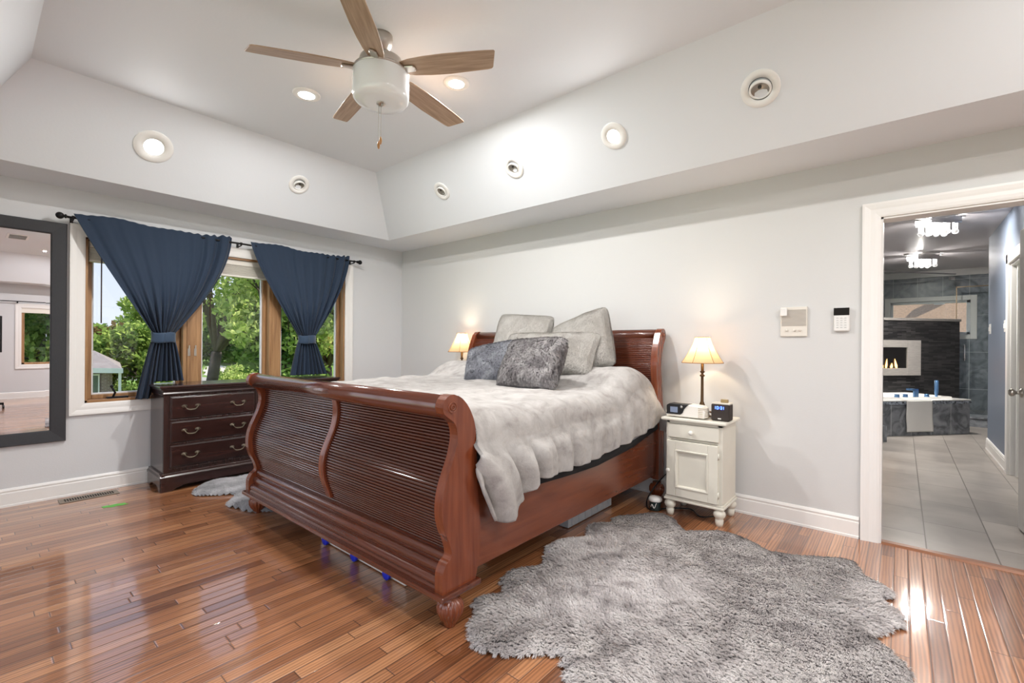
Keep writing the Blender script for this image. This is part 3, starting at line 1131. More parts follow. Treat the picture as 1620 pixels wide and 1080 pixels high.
def prot(u, v):
    y = 1.62 + 1.88 * u
    zl = interp([(1.62, 0.50), (1.96, 0.490), (2.58, 0.468), (3.10, 0.508), (3.5, 0.575)], y)
    return (-1.462 - 0.022 * v ** 3 + 0.004 * math.sin(9 * y), y, zl + 0.20 * v)
obj('protector_band', MB().grid(60, 6, prot), BLKF, t, solid=0.006, normals=False)
def shf(u, v):
    y = 2.95 + 0.57 * u
    zl = interp([(2.95, 0.545), (3.2, 0.575), (3.4, 0.612), (3.52, 0.635)], y)
    return (-1.455 - 0.02 * v, y, zl + 0.12 * v)
obj('fitted_sheet', MB().grid(20, 4, shf), GRYF, t, solid=0.005, normals=False)

# ---------------------------------------------------------------- numpy noise for cloth
def vnoise(seed, n_=64):
    g = np.random.RandomState(seed).rand(n_, n_)
    def f(x, y):
        xi, yi = math.floor(x), math.floor(y)
        fx_, fy_ = x - xi, y - yi
        fx_, fy_ = fx_ * fx_ * (3 - 2 * fx_), fy_ * fy_ * (3 - 2 * fy_)
        a, b_ = g[xi % n_, yi % n_], g[(xi + 1) % n_, yi % n_]
        c_, d_ = g[xi % n_, (yi + 1) % n_], g[(xi + 1) % n_, (yi + 1) % n_]
        return (a * (1 - fx_) + b_ * fx_) * (1 - fy_) + (c_ * (1 - fx_) + d_ * fx_) * fy_ - 0.5
    return f


N1, N2, N3 = vnoise(1), vnoise(2), vnoise(3)

# ---------------------------------------------------------------- blanket
hemR = [(1.468, 0.62), (1.496, 0.562), (1.525, 0.498), (1.56, 0.446), (1.604, 0.401), (1.649, 0.388), (1.680, 0.395), (1.704, 0.427), (1.727, 0.461), (1.791, 0.488), (1.845, 0.512), (1.862, 0.545), (2.2, 0.530), (2.5, 0.530), (2.9, 0.562), (3.33, 0.612), (3.56, 0.675)]


def ztop(y, x):
    z = 0.915 + 0.012 * N1(x * 3 + 5, y * 2.2) + 0.012 * N2(x * 7, y * 6)
    z += 0.135 * ss(2.86, 3.16, y) * (0.35 + 0.65 * ss(-2.35, -1.85, x) if x > -2.6 else 0.35 + 0.65 * ss(-2.8, -3.2, x))
    z += 0.02 * ss(1.9, 1.5, y)
    z -= 0.012 * ss(-2.0, -1.6, x) * (1 - ss(2.7, 3.0, y))
    return z


def blanket(u, v):
    y = 1.468 + (3.585 - 1.468) * v
    side = 1 if u > 0.5 else -1
    r_ = abs(u - 0.5) * 2
    yy = y
    cr_ = 0.13
    hw = (BX1 - BX0) / 2 - 0.002         # half width of the hanging sides
    ze = 0.0
    if y > 3.27:
        tt = min(1, (y - 3.27) / 0.315)
        ze = 0.36 * (1 - math.sqrt(max(0, 1 - tt * tt))) * (0.2 + 0.8 * ss(0.35, 0.6, r_))
    if r_ < 0.62:
        dx = (r_ / 0.62) * (hw - cr_)
        x = BXC + side * dx
        z = ztop(y, x) - ze
    elif r_ < 0.74:
        a = (r_ - 0.62) / 0.12 * PI / 2
        x = BXC + side * (hw - cr_ + cr_ * math.sin(a))
        z = ztop(y, BXC + side * (hw - cr_)) - ze - cr_ * (1 - math.cos(a))
    else:
        tt = (r_ - 0.74) / 0.26
        z0 = ztop(y, BXC + side * (hw - cr_)) - ze - cr_
        zh = interp(hemR, y) if side > 0 else 0.46 + 0.02 * math.sin(5 * y)
        z = z0 + (min(zh, z0 - 0.01) - z0) * tt
        # folds grow downwards and fan out from the foot corner
        k = ss(0, 0.55, tt)
        dr_ = z0 - z
        q1 = y - 0.62 * dr_ * ss(2.6, 1.6, y) + 0.10 * dr_
        fan = 1.1 * abs(math.sin(q1 * 15 + 0.9 + 1.5 * N1(q1 * 3, 2.5))) ** 0.55 - 0.25 + 0.18 * math.sin(q1 * 47 + 1.2)
        amp = 0.018 + 0.044 * ss(2.7, 1.8, y) + 0.010 * ss(3.0, 3.3, y)
        x = BXC + side * (hw + 0.024 * ss(0.0, 0.35, tt) + k * amp * max(fan, -0.3) + 0.012 * math.sin(PI * tt))
        x += side * 0.006 * N2(y * 9, z * 9)
        # the corner tongue swings clear of the end post
        yy = y
    # soft dragged wrinkles
    wr = 0.024 * abs(N1(x * 2.0 + y * 3.4 + 9, y * 6.5 - x * 5.5)) + 0.008 * N3(x * 13 + 3, y * 13)
    if r_ < 0.66:
        z += wr
    else:
        x += side * wr
        z += 0.006 * N3(x * 5, y * 14)
    if r_ >= 0.6:
        yy = max(yy, 1.505 - 0.020 * ss(0.70, 0.78, r_))
    return (x, yy, z)


BLK = fur_mat('grey_plush_blanket', [srgb(150, 145, 142), srgb(172, 168, 165), srgb(187, 184, 181)], 9, dist=0.5, streak=0.0)
# fine plush bump
n_ = BLK.node_tree
tcn = n_.nodes.new('ShaderNodeTexCoord')
nb = n_.nodes.new('ShaderNodeTexNoise')
nb.inputs['Scale'].default_value = 110
nb.inputs['Detail'].default_value = 5
nb2 = n_.nodes.new('ShaderNodeTexNoise')
nb2.inputs['Scale'].default_value = 16
nb2.inputs['Detail'].default_value = 4
nb2.inputs['Distortion'].default_value = 0.4
n_.links.new(tcn.outputs['Object'], nb.inputs['Vector'])
n_.links.new(tcn.outputs['Object'], nb2.inputs['Vector'])
bpn = n_.nodes.new('ShaderNodeBump')
bpn.inputs['Strength'].default_value = 0.7
bpn.inputs['Distance'].default_value = 0.008
n_.links.new(mth(n_, 'ADD', mth(n_, 'MULTIPLY', nb.outputs['Fac'], 0.35), nb2.outputs['Fac']), bpn.inputs['Height'])
n_.links.new(bpn.outputs[0], n_.nodes['Principled BSDF'].inputs['Normal'])
q = MB().grid(260, 170, blanket)
bl = obj('blanket', q, BLK, solid=0.016, normals=False)
tag(bl, 'pale grey plush blanket spread over the bed with one corner hanging down by the footboard', 'blanket')


# ---------------------------------------------------------------- fur
def furry(name, base, mt, parent=None, count=60000, length=0.03, width=0.0022, lay=0.9, flow=None, seed=0, curl=0.4, origin=None, minz=None, clump=0):
    """one mesh: the base surface plus thin fibres rooted on it. base: MB in world coordinates"""
    rs = np.random.RandomState(seed)
    V = np.array(base.v, dtype=np.float64)
    tris = []
    for f in base.f:
        for i in range(1, len(f) - 1):
            tris.append((f[0], f[i], f[i + 1]))
    T = np.array(tris)
    A, B_, C_ = V[T[:, 0]], V[T[:, 1]], V[T[:, 2]]
    cr_ = np.cross(B_ - A, C_ - A)
    ar = np.linalg.norm(cr_, axis=1)
    nr = cr_ / np.maximum(ar[:, None], 1e-12)
    idx = rs.choice(len(T), size=count, p=ar / ar.sum())
    r1 = np.sqrt(rs.rand(count))
    r2_ = rs.rand(count)
    P = A[idx] * (1 - r1)[:, None] + B_[idx] * (r1 * (1 - r2_))[:, None] + C_[idx] * (r1 * r2_)[:, None]
    Nn = nr[idx]
    D = flow(P) if flow is not None else np.tile(np.array([0.2, -1, 0.0]), (count, 1))
    D = D + rs.normal(0, curl, (count, 3))
    D -= (D * Nn).sum(1)[:, None] * Nn
    D /= np.maximum(np.linalg.norm(D, axis=1)[:, None], 1e-9)
    L = length * (0.55 + 0.75 * rs.rand(count))[:, None]
    side = np.cross(D, Nn)
    mid = P + (D * lay * 0.45 + Nn * (1 - lay * 0.45)) * L * 0.55
    tipp = mid + (D * lay + Nn * (1 - lay) * 0.6) * L * 0.6
    if clump:
        ci = np.floor(P / clump)
        hsh = np.sin(ci[:, 0] * 127.1 + ci[:, 1] * 311.7 + ci[:, 2] * 74.7) * 43758.5
        j1 = hsh - np.floor(hsh)
        hsh2 = np.sin(ci[:, 0] * 269.5 + ci[:, 1] * 183.3 + ci[:, 2] * 246.1) * 43758.5
        j2 = hsh2 - np.floor(hsh2)
        cc = (ci + 0.5) * clump
        cc[:, 0] += (j1 - 0.5) * clump * 0.8
        cc[:, 1] += (j2 - 0.5) * clump * 0.8
        pull = (cc - P)
        pull -= (pull * Nn).sum(1)[:, None] * Nn
        ang = (j1 - 0.5) * 1.6
        D2 = D * np.cos(ang)[:, None] + side * np.sin(ang)[:, None]
        tipp = P + pull * 0.75 + D2 * L * 0.75 + Nn * L * (0.25 + 0.35 * j2)[:, None]
        mid = P + pull * 0.30 + D2 * L * 0.30 + Nn * L * (0.30 + 0.25 * j2)[:, None]
    if minz is not None:
        tipp[:, 2] = np.maximum(tipp[:, 2], minz)
        mid[:, 2] = np.maximum(mid[:, 2], minz)
    wd = width * (0.7 + 0.6 * rs.rand(count))[:, None]
    q_ = np.stack([P - side * wd, P + side * wd, mid + side * wd * 0.8, mid - side * wd * 0.8, tipp], axis=1)  # count,5,3
    nb_ = len(V)
    allv = np.concatenate([V, q_.reshape(-1, 3)])
    if origin is None:
        origin = ((allv[:, 0].min() + allv[:, 0].max()) / 2, (allv[:, 1].min() + allv[:, 1].max()) / 2, V[:, 2].min())
    off = np.array(ORG[parent.name] if parent else origin)
    allv = allv - off
    bf = [list(f) for f in base.f]
    k0 = nb_ + np.arange(count) * 5
    quads = np.stack([k0, k0 + 1, k0 + 2, k0 + 3], 1)
    tr = np.stack([k0 + 3, k0 + 2, k0 + 4], 1)
    loops = np.concatenate([np.array([i for f in bf for i in f], dtype=np.int64), quads.reshape(-1), tr.reshape(-1)])
    sizes = np.concatenate([np.array([len(f) for f in bf]), np.full(count, 4), np.full(count, 3)])
    starts = np.concatenate([[0], np.cumsum(sizes)[:-1]])
    me = bpy.data.meshes.new(name)
    me.vertices.add(len(allv))
    me.vertices.foreach_set('co', allv.astype(np.float32).reshape(-1))
    me.loops.add(len(loops))
    me.loops.foreach_set('vertex_index', loops.astype(np.int32))
    me.polygons.add(len(sizes))
    me.polygons.foreach_set('loop_start', starts.astype(np.int32))
    try:
        me.polygons.foreach_set('loop_total', sizes.astype(np.int32))
    except Exception:
        pass
    me.polygons.foreach_set('use_smooth', np.ones(len(sizes), dtype=bool))
    me.update(calc_edges=True)
    at = me.attributes.new('tip', 'FLOAT', 'POINT')
    tip = np.concatenate([np.full(nb_, 0.0), (np.tile(np.array([0.0, 0.0, 0.7, 0.7, 1.0]), (count, 1)) * (0.6 + 0.4 * rs.rand(count))[:, None]).reshape(-1)])
    at.data.foreach_set('value', tip.astype(np.float32))
    me.materials.append(mt)
    o = bpy.data.objects.new(name, me)
    put(o, parent)
    if not parent:
        o.location = origin
    ORG[o.name] = tuple(off)
    return o


# ---------------------------------------------------------------- pillows
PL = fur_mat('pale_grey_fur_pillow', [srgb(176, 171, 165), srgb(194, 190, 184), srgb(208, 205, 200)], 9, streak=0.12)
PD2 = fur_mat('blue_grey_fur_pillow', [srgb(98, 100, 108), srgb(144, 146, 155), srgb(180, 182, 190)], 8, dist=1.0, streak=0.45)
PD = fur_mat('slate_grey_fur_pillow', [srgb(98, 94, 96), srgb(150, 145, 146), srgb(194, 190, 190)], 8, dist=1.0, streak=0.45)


def pillow(label, c_, w_, h_, th, lean, yaw, roll, mt, fur, seed, group=None):
    mb = MB()
    nn = vnoise(seed + 20)
    def side(sg):
        def f(u, v):
            a, b_ = u * 2 - 1, v * 2 - 1
            k = 1 - 0.035 * (1 - abs(b_) ** 2) * abs(a) ** 4 - 0.055 * abs(a * b_) ** 8
            k2 = 1 - 0.035 * (1 - abs(a) ** 2) * abs(b_) ** 4 - 0.055 * abs(a * b_) ** 8
            t_ = max(0, (1 - abs(a) ** 3.2) * (1 - abs(b_) ** 3.2)) ** 0.5
            y = sg * (th / 2 * t_ * (1 + 0.25 * nn(a * 3 + 7, b_ * 3 + 7)))
            return (a * w_ / 2 * k, y, b_ * h_ / 2 * k2)
        return f
    k = len(mb.v)
    mb.grid(36, 36, side(-1))
    g2 = MB().grid(36, 36, side(1))
    mb.add(g2.v, [tuple(reversed(f)) for f in g2.f], True)
    M = Matrix.Translation(c_) @ Matrix.Rotation(R(yaw), 4, 'Z') @ Matrix.Rotation(R(-lean), 4, 'X') @ Matrix.Rotation(R(roll), 4, 'Y')
    mb.xf(M)
    zmin = min(p[2] for p in mb.v)
    o = furry('pillow', mb, mt, None, fur[0], fur[1], fur[2], 0.85, lambda P: np.tile(np.array([0.25, -0.3, -0.9]), (len(P), 1)), seed, 0.35,
              origin=(c_[0], c_[1], zmin), clump=0.010 if fur[1] > 0.02 else 0)
    tag(o, label, 'pillow', group)
    return o


G = 'fur pillows piled against the headboard'
pillow('pale grey square pillow standing at the back left against the headboard', (-2.70, 3.32, 1.250), 0.60, 0.54, 0.22, 18, 6, 4, PL, (60000, 0.016, 0.0012), 1, G)
pillow('pale grey square pillow tilted at the back right against the headboard', (-2.03, 3.30, 1.225), 0.56, 0.53, 0.27, 20, -4, -21, PL, (60000, 0.016, 0.0012), 2, G)
pillow('long pale grey pillow lying behind the two dark pillows', (-2.27, 3.13, 1.155), 0.95, 0.38, 0.20, 28, 0, 0, PL, (60000, 0.016, 0.0012), 3, G)
pillow('blue-grey fur pillow leaning on the left, half behind the front one', (-2.70, 2.99, 1.060), 0.58, 0.40, 0.20, 36, 14, -13, PD2, (90000, 0.026, 0.0014), 4, G)
pillow('slate grey fur pillow at the very front of the pile', (-2.11, 2.72, 1.085), 0.55, 0.40, 0.21, 28, -6, -3, PD, (90000, 0.026, 0.0014), 5, G)


# ---------------------------------------------------------------- rugs
def pip(poly, x, y):
    ins = False
    j = len(poly) - 1
    for i in range(len(poly)):
        if (poly[i][1] > y) != (poly[j][1] > y) and x < (poly[j][0] - poly[i][0]) * (y - poly[i][1]) / (poly[j][1] - poly[i][1]) + poly[i][0]:
            ins = not ins
        j = i
    return ins


def edist(poly, x, y):
    best = 9
    for i in range(len(poly)):
        ax, ay = poly[i - 1]
        bx, by = poly[i]
        dx_, dy_ = bx - ax, by - ay
        l2 = dx_ * dx_ + dy_ * dy_
        t_ = 0 if l2 == 0 else max(0, min(1, ((x - ax) * dx_ + (y - ay) * dy_) / l2))
        best = min(best, math.hypot(x - ax - t_ * dx_, y - ay - t_ * dy_))
    return best


def rug(name, label, poly, mt, count, seed, length, flow, step=0.02):
    poly = smooth_curve(poly, 2, True)
    xs = [p[0] for p in poly]
    ys = [p[1] for p in poly]
    x0, y0 = min(xs), min(ys)
    nx_ = int((max(xs) - x0) / step) + 2
    ny_ = int((max(ys) - y0) / step) + 2
    ids = {}
    mb = MB()
    vs = []
    def vid(i, j):
        if (i, j) not in ids:
            x, y = x0 + i * step, y0 + j * step
            d_ = edist(poly, x, y) if pip(poly, x, y) else 0
            z = 0.003 + 0.024 * math.sqrt(min(1, d_ / 0.05)) + (0.016 * N1(x * 5, y * 5) + 0.010 * N2(x * 11, y * 11)) * min(1, d_ / 0.06)
            ids[(i, j)] = len(vs)
            vs.append((x, y, max(0.002, z)))
        return ids[(i, j)]
    fs = []
    for i in range(nx_):
        for j in range(ny_):
            if pip(poly, x0 + (i + 0.5) * step, y0 + (j + 0.5) * step):
                fs.append((vid(i, j), vid(i + 1, j), vid(i + 1, j + 1), vid(i, j + 1)))
    mb.add(vs, fs, True)
    o = furry(name, mb, mt, None, count, length, 0.0016, 0.86, flow, seed, 0.35, minz=0.003, clump=0.0095)
    return tag(o, label, 'rug')


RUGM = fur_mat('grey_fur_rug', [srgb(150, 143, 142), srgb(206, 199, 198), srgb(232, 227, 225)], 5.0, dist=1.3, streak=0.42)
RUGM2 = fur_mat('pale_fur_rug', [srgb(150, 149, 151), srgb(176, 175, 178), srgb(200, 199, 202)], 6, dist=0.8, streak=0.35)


def swirl(P):
    a = 2.2 * np.sin(P[:, 0] * 2.3 + 1.0) + 1.7 * np.sin(P[:, 1] * 2.9 + P[:, 0] * 1.4) + 0.8 * np.sin(P[:, 0] * 8 - P[:, 1] * 6)
    return np.stack([np.cos(a * 0.5 - 1.6), np.sin(a * 0.5 - 1.6), 0 * a], 1)


rug_poly = [(-1.424, 1.413), (-1.31, 1.333), (-1.205, 1.356), (-1.033, 1.505), (-0.983, 1.48), (-0.92, 1.415), (-0.87, 1.30), (-0.80, 1.12), (-0.66, 1.02), (-0.52, 1.05),
            (-0.40, 0.96), (-0.22, 0.93), (-0.10, 1.05), (-0.02, 1.30), (0.08, 1.55), (0.10, 1.85), (0.02, 2.10), (0.03, 2.202), (0.021, 2.306), (-0.009, 2.365), (-0.074, 2.454), (-0.086, 2.483), (0.012, 2.658), (0.008, 2.74),
            (-0.044, 2.819), (-0.088, 2.851), (-0.034, 2.912), (-0.048, 3.009), (-0.15, 3.072), (-0.189, 3.23), (-0.308, 3.215), (-0.439, 3.132), (-0.574, 3.062),
            (-0.662, 3.116), (-0.796, 3.197), (-0.93, 3.173), (-1.073, 3.047), (-1.206, 3.193), (-1.345, 3.232), (-1.456, 3.084), (-1.55, 2.961), (-1.505, 2.858),
            (-1.612, 2.729), (-1.515, 2.534), (-1.605, 2.423), (-1.628, 2.27), (-1.509, 2.078), (-1.55, 1.975), (-1.6, 1.889), (-1.565, 1.779), (-1.471, 1.715),
            (-1.536, 1.621), (-1.538, 1.554), (-1.47, 1.503)]
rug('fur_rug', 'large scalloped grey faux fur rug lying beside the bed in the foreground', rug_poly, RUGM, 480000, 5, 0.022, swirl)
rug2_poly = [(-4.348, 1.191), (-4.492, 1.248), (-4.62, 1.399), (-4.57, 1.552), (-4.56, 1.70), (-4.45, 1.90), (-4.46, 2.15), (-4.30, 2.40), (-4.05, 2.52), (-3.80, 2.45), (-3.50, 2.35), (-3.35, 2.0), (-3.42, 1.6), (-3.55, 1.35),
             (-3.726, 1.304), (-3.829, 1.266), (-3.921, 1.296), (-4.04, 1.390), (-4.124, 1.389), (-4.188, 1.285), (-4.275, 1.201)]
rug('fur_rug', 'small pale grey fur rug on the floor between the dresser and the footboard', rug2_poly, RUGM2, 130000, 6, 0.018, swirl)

# ---------------------------------------------------------------- nightstand (right)
def nightstand(label, cx, y0):
    x0, x1 = cx - 0.195, cx + 0.195
    y1 = y0 + 0.32
    t = thing('nightstand', label, 'nightstand', (cx, (y0 + y1) / 2, 0), 'white nightstands beside the bed')
    q = MB()
    q.box(x0, x1, y0 + 0.012, y1, 0.145, 0.690)
    q.box(x0, x0 + 0.03, y0, y0 + 0.02, 0.145, 0.690)
    q.box(x1 - 0.035, x1, y0, y0 + 0.02, 0.145, 0.690)
    q.box(x0, x1, y0, y0 + 0.02, 0.556, 0.566)
    q.box(x0, x1, y0, y0 + 0.02, 0.668, 0.690)
    obj('body', q, NSW, t, bevel=0.006, seg=3)
    obj('top', MB().box(x0 - 0.030, x1 + 0.028, y0 - 0.030, y1 + 0.01, 0.690, 0.712), NSW, t, bevel=0.008, seg=3)
    q = MB().box(x0 - 0.012, x1 + 0.012, y0 - 0.014, y1 + 0.005, 0.115, 0.132)
    q.box(x0 - 0.006, x1 + 0.006, y0 - 0.007, y1, 0.130, 0.146)
    obj('plinth', q, NSW, t, bevel=0.006, seg=3)
    d_ = obj('drawer', MB().box(x0 + 0.014, x1 - 0.022, y0 - 0.012, y0 + 0.002, 0.570, 0.668), NSW, t, bevel=0.005)
    kn = [(0.006, 0), (0.007, 0.008), (0.015, 0.014), (0.017, 0.020), (0.014, 0.027), (0.002, 0.031)]
    q = MB().lathe([(a, -b_) for a, b_ in kn], (cx - 0.01, y0 - 0.011, 0.618), 18, 'y')
    obj('knob', q, KNOBW, d_)
    q = MB()
    dx0_, dx1_, dz0, dz1 = x0 + 0.010, x1 - 0.026, 0.152, 0.548
    q.box(dx0_, dx1_, y0 - 0.008, y0 + 0.004, dz0, dz1)
    st = 0.066
    q.box(dx0_, dx0_ + st, y0 - 0.020, y0 - 0.006, dz0, dz1)
    q.box(dx1_ - st, dx1_, y0 - 0.020, y0 - 0.006, dz0, dz1)
    q.box(dx0_ + st, dx1_ - st, y0 - 0.020, y0 - 0.006, dz0, dz0 + st)
    q.box(dx0_ + st, dx1_ - st, y0 - 0.020, y0 - 0.006, dz1 - st, dz1)
    door = obj('door', q, NSW, t, bevel=0.003)
    # raised moulding round the panel
    vs, fs = [], []
    pr = [(0, 0.020), (0.004, 0.026), (0.012, 0.024), (0.018, 0.014), (0.018, 0.008)]
    for (px_, pz_), (sx_, sz_) in zip([(dx0_ + st, dz0 + st), (dx1_ - st, dz0 + st), (dx1_ - st, dz1 - st), (dx0_ + st, dz1 - st)], [(1, 1), (-1, 1), (-1, -1), (1, -1)]):
        for p in pr:
            vs.append((px_ + sx_ * (p[0] - 0.004), y0 - p[1], pz_ + sz_ * (p[0] - 0.004)))
    for k in range(4):
        for i in range(len(pr) - 1):
            fs.append((k * 5 + i, k * 5 + i + 1, ((k + 1) % 4) * 5 + i + 1, ((k + 1) % 4) * 5 + i))
    obj('moulding', MB().add(vs, fs), NSW, door)
    q = MB().lathe([(a * 0.9, -b_) for a, b_ in kn], (dx0_ + 0.018, y0 - 0.019, 0.335), 18, 'y')
    obj('knob', q, KNOBW, door)
    for hz in (0.215, 0.478):
        obj('hinge', MB().lathe([(0.005, hz - 0.022), (0.005, hz + 0.022)], (dx1_ + 0.004, y0 - 0.016, 0), 10), NSW, door)
    ft = [(0.020, 0.116), (0.026, 0.110), (0.034, 0.094), (0.034, 0.082), (0.028, 0.068), (0.020, 0.058), (0.018, 0.050), (0.024, 0.040), (0.020, 0.004), (0.018, 0.0)]
    ft = [(0.022, 0.116), (0.024, 0.108), (0.034, 0.096), (0.037, 0.082), (0.034, 0.068), (0.025, 0.056), (0.022, 0.050), (0.026, 0.044), (0.024, 0.02), (0.019, 0.0)]
    for fx_ in (x0 + 0.025, x1 - 0.025):
        for fy_ in (y0 + 0.02, y1 - 0.03):
            obj('bun_foot', MB().lathe([(a * 1.08, b_) for a, b_ in ft], (fx_, fy_, 0), 24), NSW, t)
    return t


nightstand('antique white nightstand with drawer and panelled door, right of the bed', -1.117, 3.305)
nightstand('white nightstand on the far left of the bed carrying the farther lamp', -3.86, 3.36)

# ---------------------------------------------------------------- table lamps
POLE = mat('bronze_lamp_metal', srgb(96, 74, 50), 0.35, 0.8)
SH = bpy.data.materials.new('cream_silk_shade')
SH.use_nodes = True
n = SH.node_tree
n.nodes.clear()
o_ = n.nodes.new('ShaderNodeOutputMaterial')
df = n.nodes.new('ShaderNodeBsdfDiffuse')
tl = n.nodes.new('ShaderNodeBsdfTranslucent')
df.inputs[0].default_value = srgb(226, 204, 170)
tl.inputs[0].default_value = srgb(228, 190, 146)
mx_ = n.nodes.new('ShaderNodeMixShader')
mx_.inputs[0].default_value = 0.5
n.links.new(df.outputs[0], mx_.inputs[1])
n.links.new(tl.outputs[0], mx_.inputs[2])
n.links.new(mx_.outputs[0], o_.inputs[0])
SEAM = mat('shade_trim', srgb(168, 124, 78), 0.7)
BULB = mat('lit_bulb', (1, 0.8, 0.5, 1), 0.4, emit=((1.0, 0.78, 0.48, 1), 6))


def lamp(label, x, y, z0, s_=1.0, rot=0.3, power=6):
    t = thing('table_lamp', label, 'lamp', (x, y, z0), 'pair of bell-shade bedside lamps')
    hs = lambda z: z0 + z * s_
    q = MB().lathe([(0.062, 0), (0.064, 0.006), (0.055, 0.014), (0.030, 0.020), (0.022, 0.034), (0.014, 0.042), (0.018, 0.052), (0.012, 0.062), (0.010, 0.075)], (0, 0, 0), 28)
    q.xf(Matrix.Translation((x, y, z0)) @ Matrix.Scale(s_, 4))
    obj('base', q, POLE, t)
    fl_ = lambda a, h: 1 + 0.08 * math.cos(a * 8)
    q = MB().lathe([(0.017, 0.070), (0.019, 0.085), (0.014, 0.10), (0.0105, 0.11), (0.009, 0.27), (0.0095, 0.29), (0.017, 0.294), (0.017, 0.302), (0.008, 0.308), (0.008, 0.316), (0.018, 0.326), (0.010, 0.334), (0.010, 0.40)], (0, 0, 0), 32, mod=fl_)
    q.xf(Matrix.Translation((x, y, z0)) @ Matrix.Scale(s_, 4))
    obj('pole', q, POLE, t)
    # bell shade, open both ends
    zb_, zt_ = 0.393, 0.580
    rb, rtp = 0.143, 0.052
    def sh(u, v):
        a = 2 * PI * u
        c_ = (1 - v)
        r_ = rtp + (rb - rtp) * (c_ ** 1.55 * 0.75 + c_ * 0.25)
        seg = (u * 6) % 1
        r_ *= 1 - 0.018 * math.sin(PI * seg)
        return (x + r_ * s_ * math.cos(a + rot), y + r_ * s_ * math.sin(a + rot), hs(zb_ + (zt_ - zb_) * v))
    shd = obj('lamp_shade', MB().grid(96, 18, sh), SH, t, normals=False)
    q = MB()
    for k in range(6):
        q.tube([sh(k / 6, j / 12) for j in range(13)], 0.0022 * s_, 6)
    q.tube([sh(k / 60, 0) for k in range(61)], 0.0030 * s_, 6, cap=False)
    q.tube([sh(k / 60, 1) for k in range(61)], 0.0030 * s_, 6, cap=False)
    obj('seam_trim', q, SEAM, shd)
    q = MB().sphere((x, y, hs(0.475)), 0.024 * s_, 16, 10, (1, 1, 1.25))
    q.lathe([(0.012 * s_, hs(0.40)), (0.012 * s_, hs(0.447))], (x, y, 0), 12)
    obj('bulb', q, BULB, t)
    l = bpy.data.lights.new('lamp_light', 'POINT')
    l.energy = power
    l.color = (1.0, 0.82, 0.58)
    l.shadow_soft_size = 0.03
    lo = bpy.data.objects.new('lamp_light', l)
    COL.objects.link(lo)
    lo.location = (x, y, hs(0.515))
    return t


lamp('lit bedside lamp with cream bell shade on the right-hand white nightstand', -1.123, 3.50, 0.712, 1.0, 0.35)
lamp('lit bedside lamp with cream bell shade beyond the far left of the bed', -3.755, 3.575, 0.712, 1.10, 0.1)

# ---------------------------------------------------------------- breathing machine, clock radio
NT = 0.712
def rbox(x0, x1, y0, y1, z0, z1):
    return MB().box(x0, x1, y0, y1, z0, z1)

t = thing('breathing_machine', 'white and black bedside breathing machine with small screen on the nightstand', 'medical device', (-1.20, 3.37, NT))
prof = [(-1.318, 0.006), (-1.05, 0.006), (-1.045, 0.055), (-1.060, 0.082), (-1.090, 0.092), (-1.16, 0.097), (-1.29, 0.097), (-1.312, 0.085), (-1.322, 0.04)]
q = MB().prism([(p[0], p[1] + NT) for p in prof], 3.315, 3.43, 'y')
obj('housing', q, mat('cream_device_plastic', srgb(238, 234, 226), 0.3), t, bevel=0.008, seg=3)
q = MB().prism([(-1.316, 0.022 + NT), (-1.215, 0.022 + NT), (-1.198, 0.034 + NT), (-1.188, 0.062 + NT), (-1.170, 0.084 + NT), (-1.156, 0.0985 + NT), (-1.292, 0.0985 + NT), (-1.314, 0.086 + NT)], 3.309, 3.40, 'y')
fp = obj('black_front_panel', q, BLACKP, t, bevel=0.004)
q = MB().box(-1.285, -1.232, 3.3055, 3.310, NT + 0.036, NT + 0.076)
obj('screen', q, mat('grey_lcd', srgb(110, 120, 140), 0.2, emit=(srgb(120, 132, 155), 0.35)), t)
q = MB().lathe([(0.010, 0), (0.009, -0.004), (0.002, -0.005)], (-1.205, 3.309, NT + 0.080), 16, 'y')
obj('dial', q, CHROME, t)
q = MB()
for k in range(6):
    q.lathe([(0.040, k * 0.011), (0.041, k * 0.011 + 0.003), (0.041, k * 0.011 + 0.008), (0.040, k * 0.011 + 0.0105)], (0, 0, 0), 26)
q.xf(Matrix.Translation((-1.075, 3.352, NT + 0.012)) @ Matrix.Scale(1.12, 4, (0, 0, 1)))
obj('water_chamber', q, mat('milky_plastic', srgb(224, 216, 202), 0.25), t)

t = thing('clock_radio', 'black cube clock radio showing blue digits on the nightstand', 'clock', (-0.95, 3.40, NT))
cx_, cy_ = -0.950, 3.385
q = MB().box(cx_ - 0.062, cx_ + 0.058, cy_ - 0.045, cy_ + 0.05, NT + 0.002, NT + 0.118)
obj('case', q, mat('dark_brown_cloth', srgb(52, 44, 40), 0.8, bump=(900, 0.2)), t, bevel=0.010, seg=3)
q = MB().box(cx_ - 0.060, cx_ + 0.056, cy_ - 0.040, cy_ + 0.05, NT + 0.112, NT + 0.124)
obj('top_plate', q, mat('silver_top', srgb(205, 200, 190), 0.3), t, bevel=0.004)
q = MB().box(cx_ - 0.014, cx_ + 0.034, cy_ + 0.008, cy_ + 0.028, NT + 0.124, NT + 0.146)
obj('dock_slot', q, mat('dock_brass', srgb(160, 140, 100), 0.35, 0.6), t, bevel=0.003)
SEG = {'1': 'bc', '0': 'abcdef', '3': 'abcdg'}
def digit(mb, ch, x, z, w_, h_, y, th=0.0022):
    r_ = dict(a=(0, w_, h_ - th, h_), b=(w_ - th, w_, h_ / 2, h_), c=(w_ - th, w_, 0, h_ / 2), d=(0, w_, 0, th), e=(0, th, 0, h_ / 2), f=(0, th, h_ / 2, h_), g=(0, w_, h_ / 2 - th / 2, h_ / 2 + th / 2))
    for s_ in SEG[ch]:
        a, b_, c_, d_ = r_[s_]
        mb.box(x + a, x + b_, y - 0.001, y, z + c_, z + d_)
q = MB()
zz = NT + 0.082
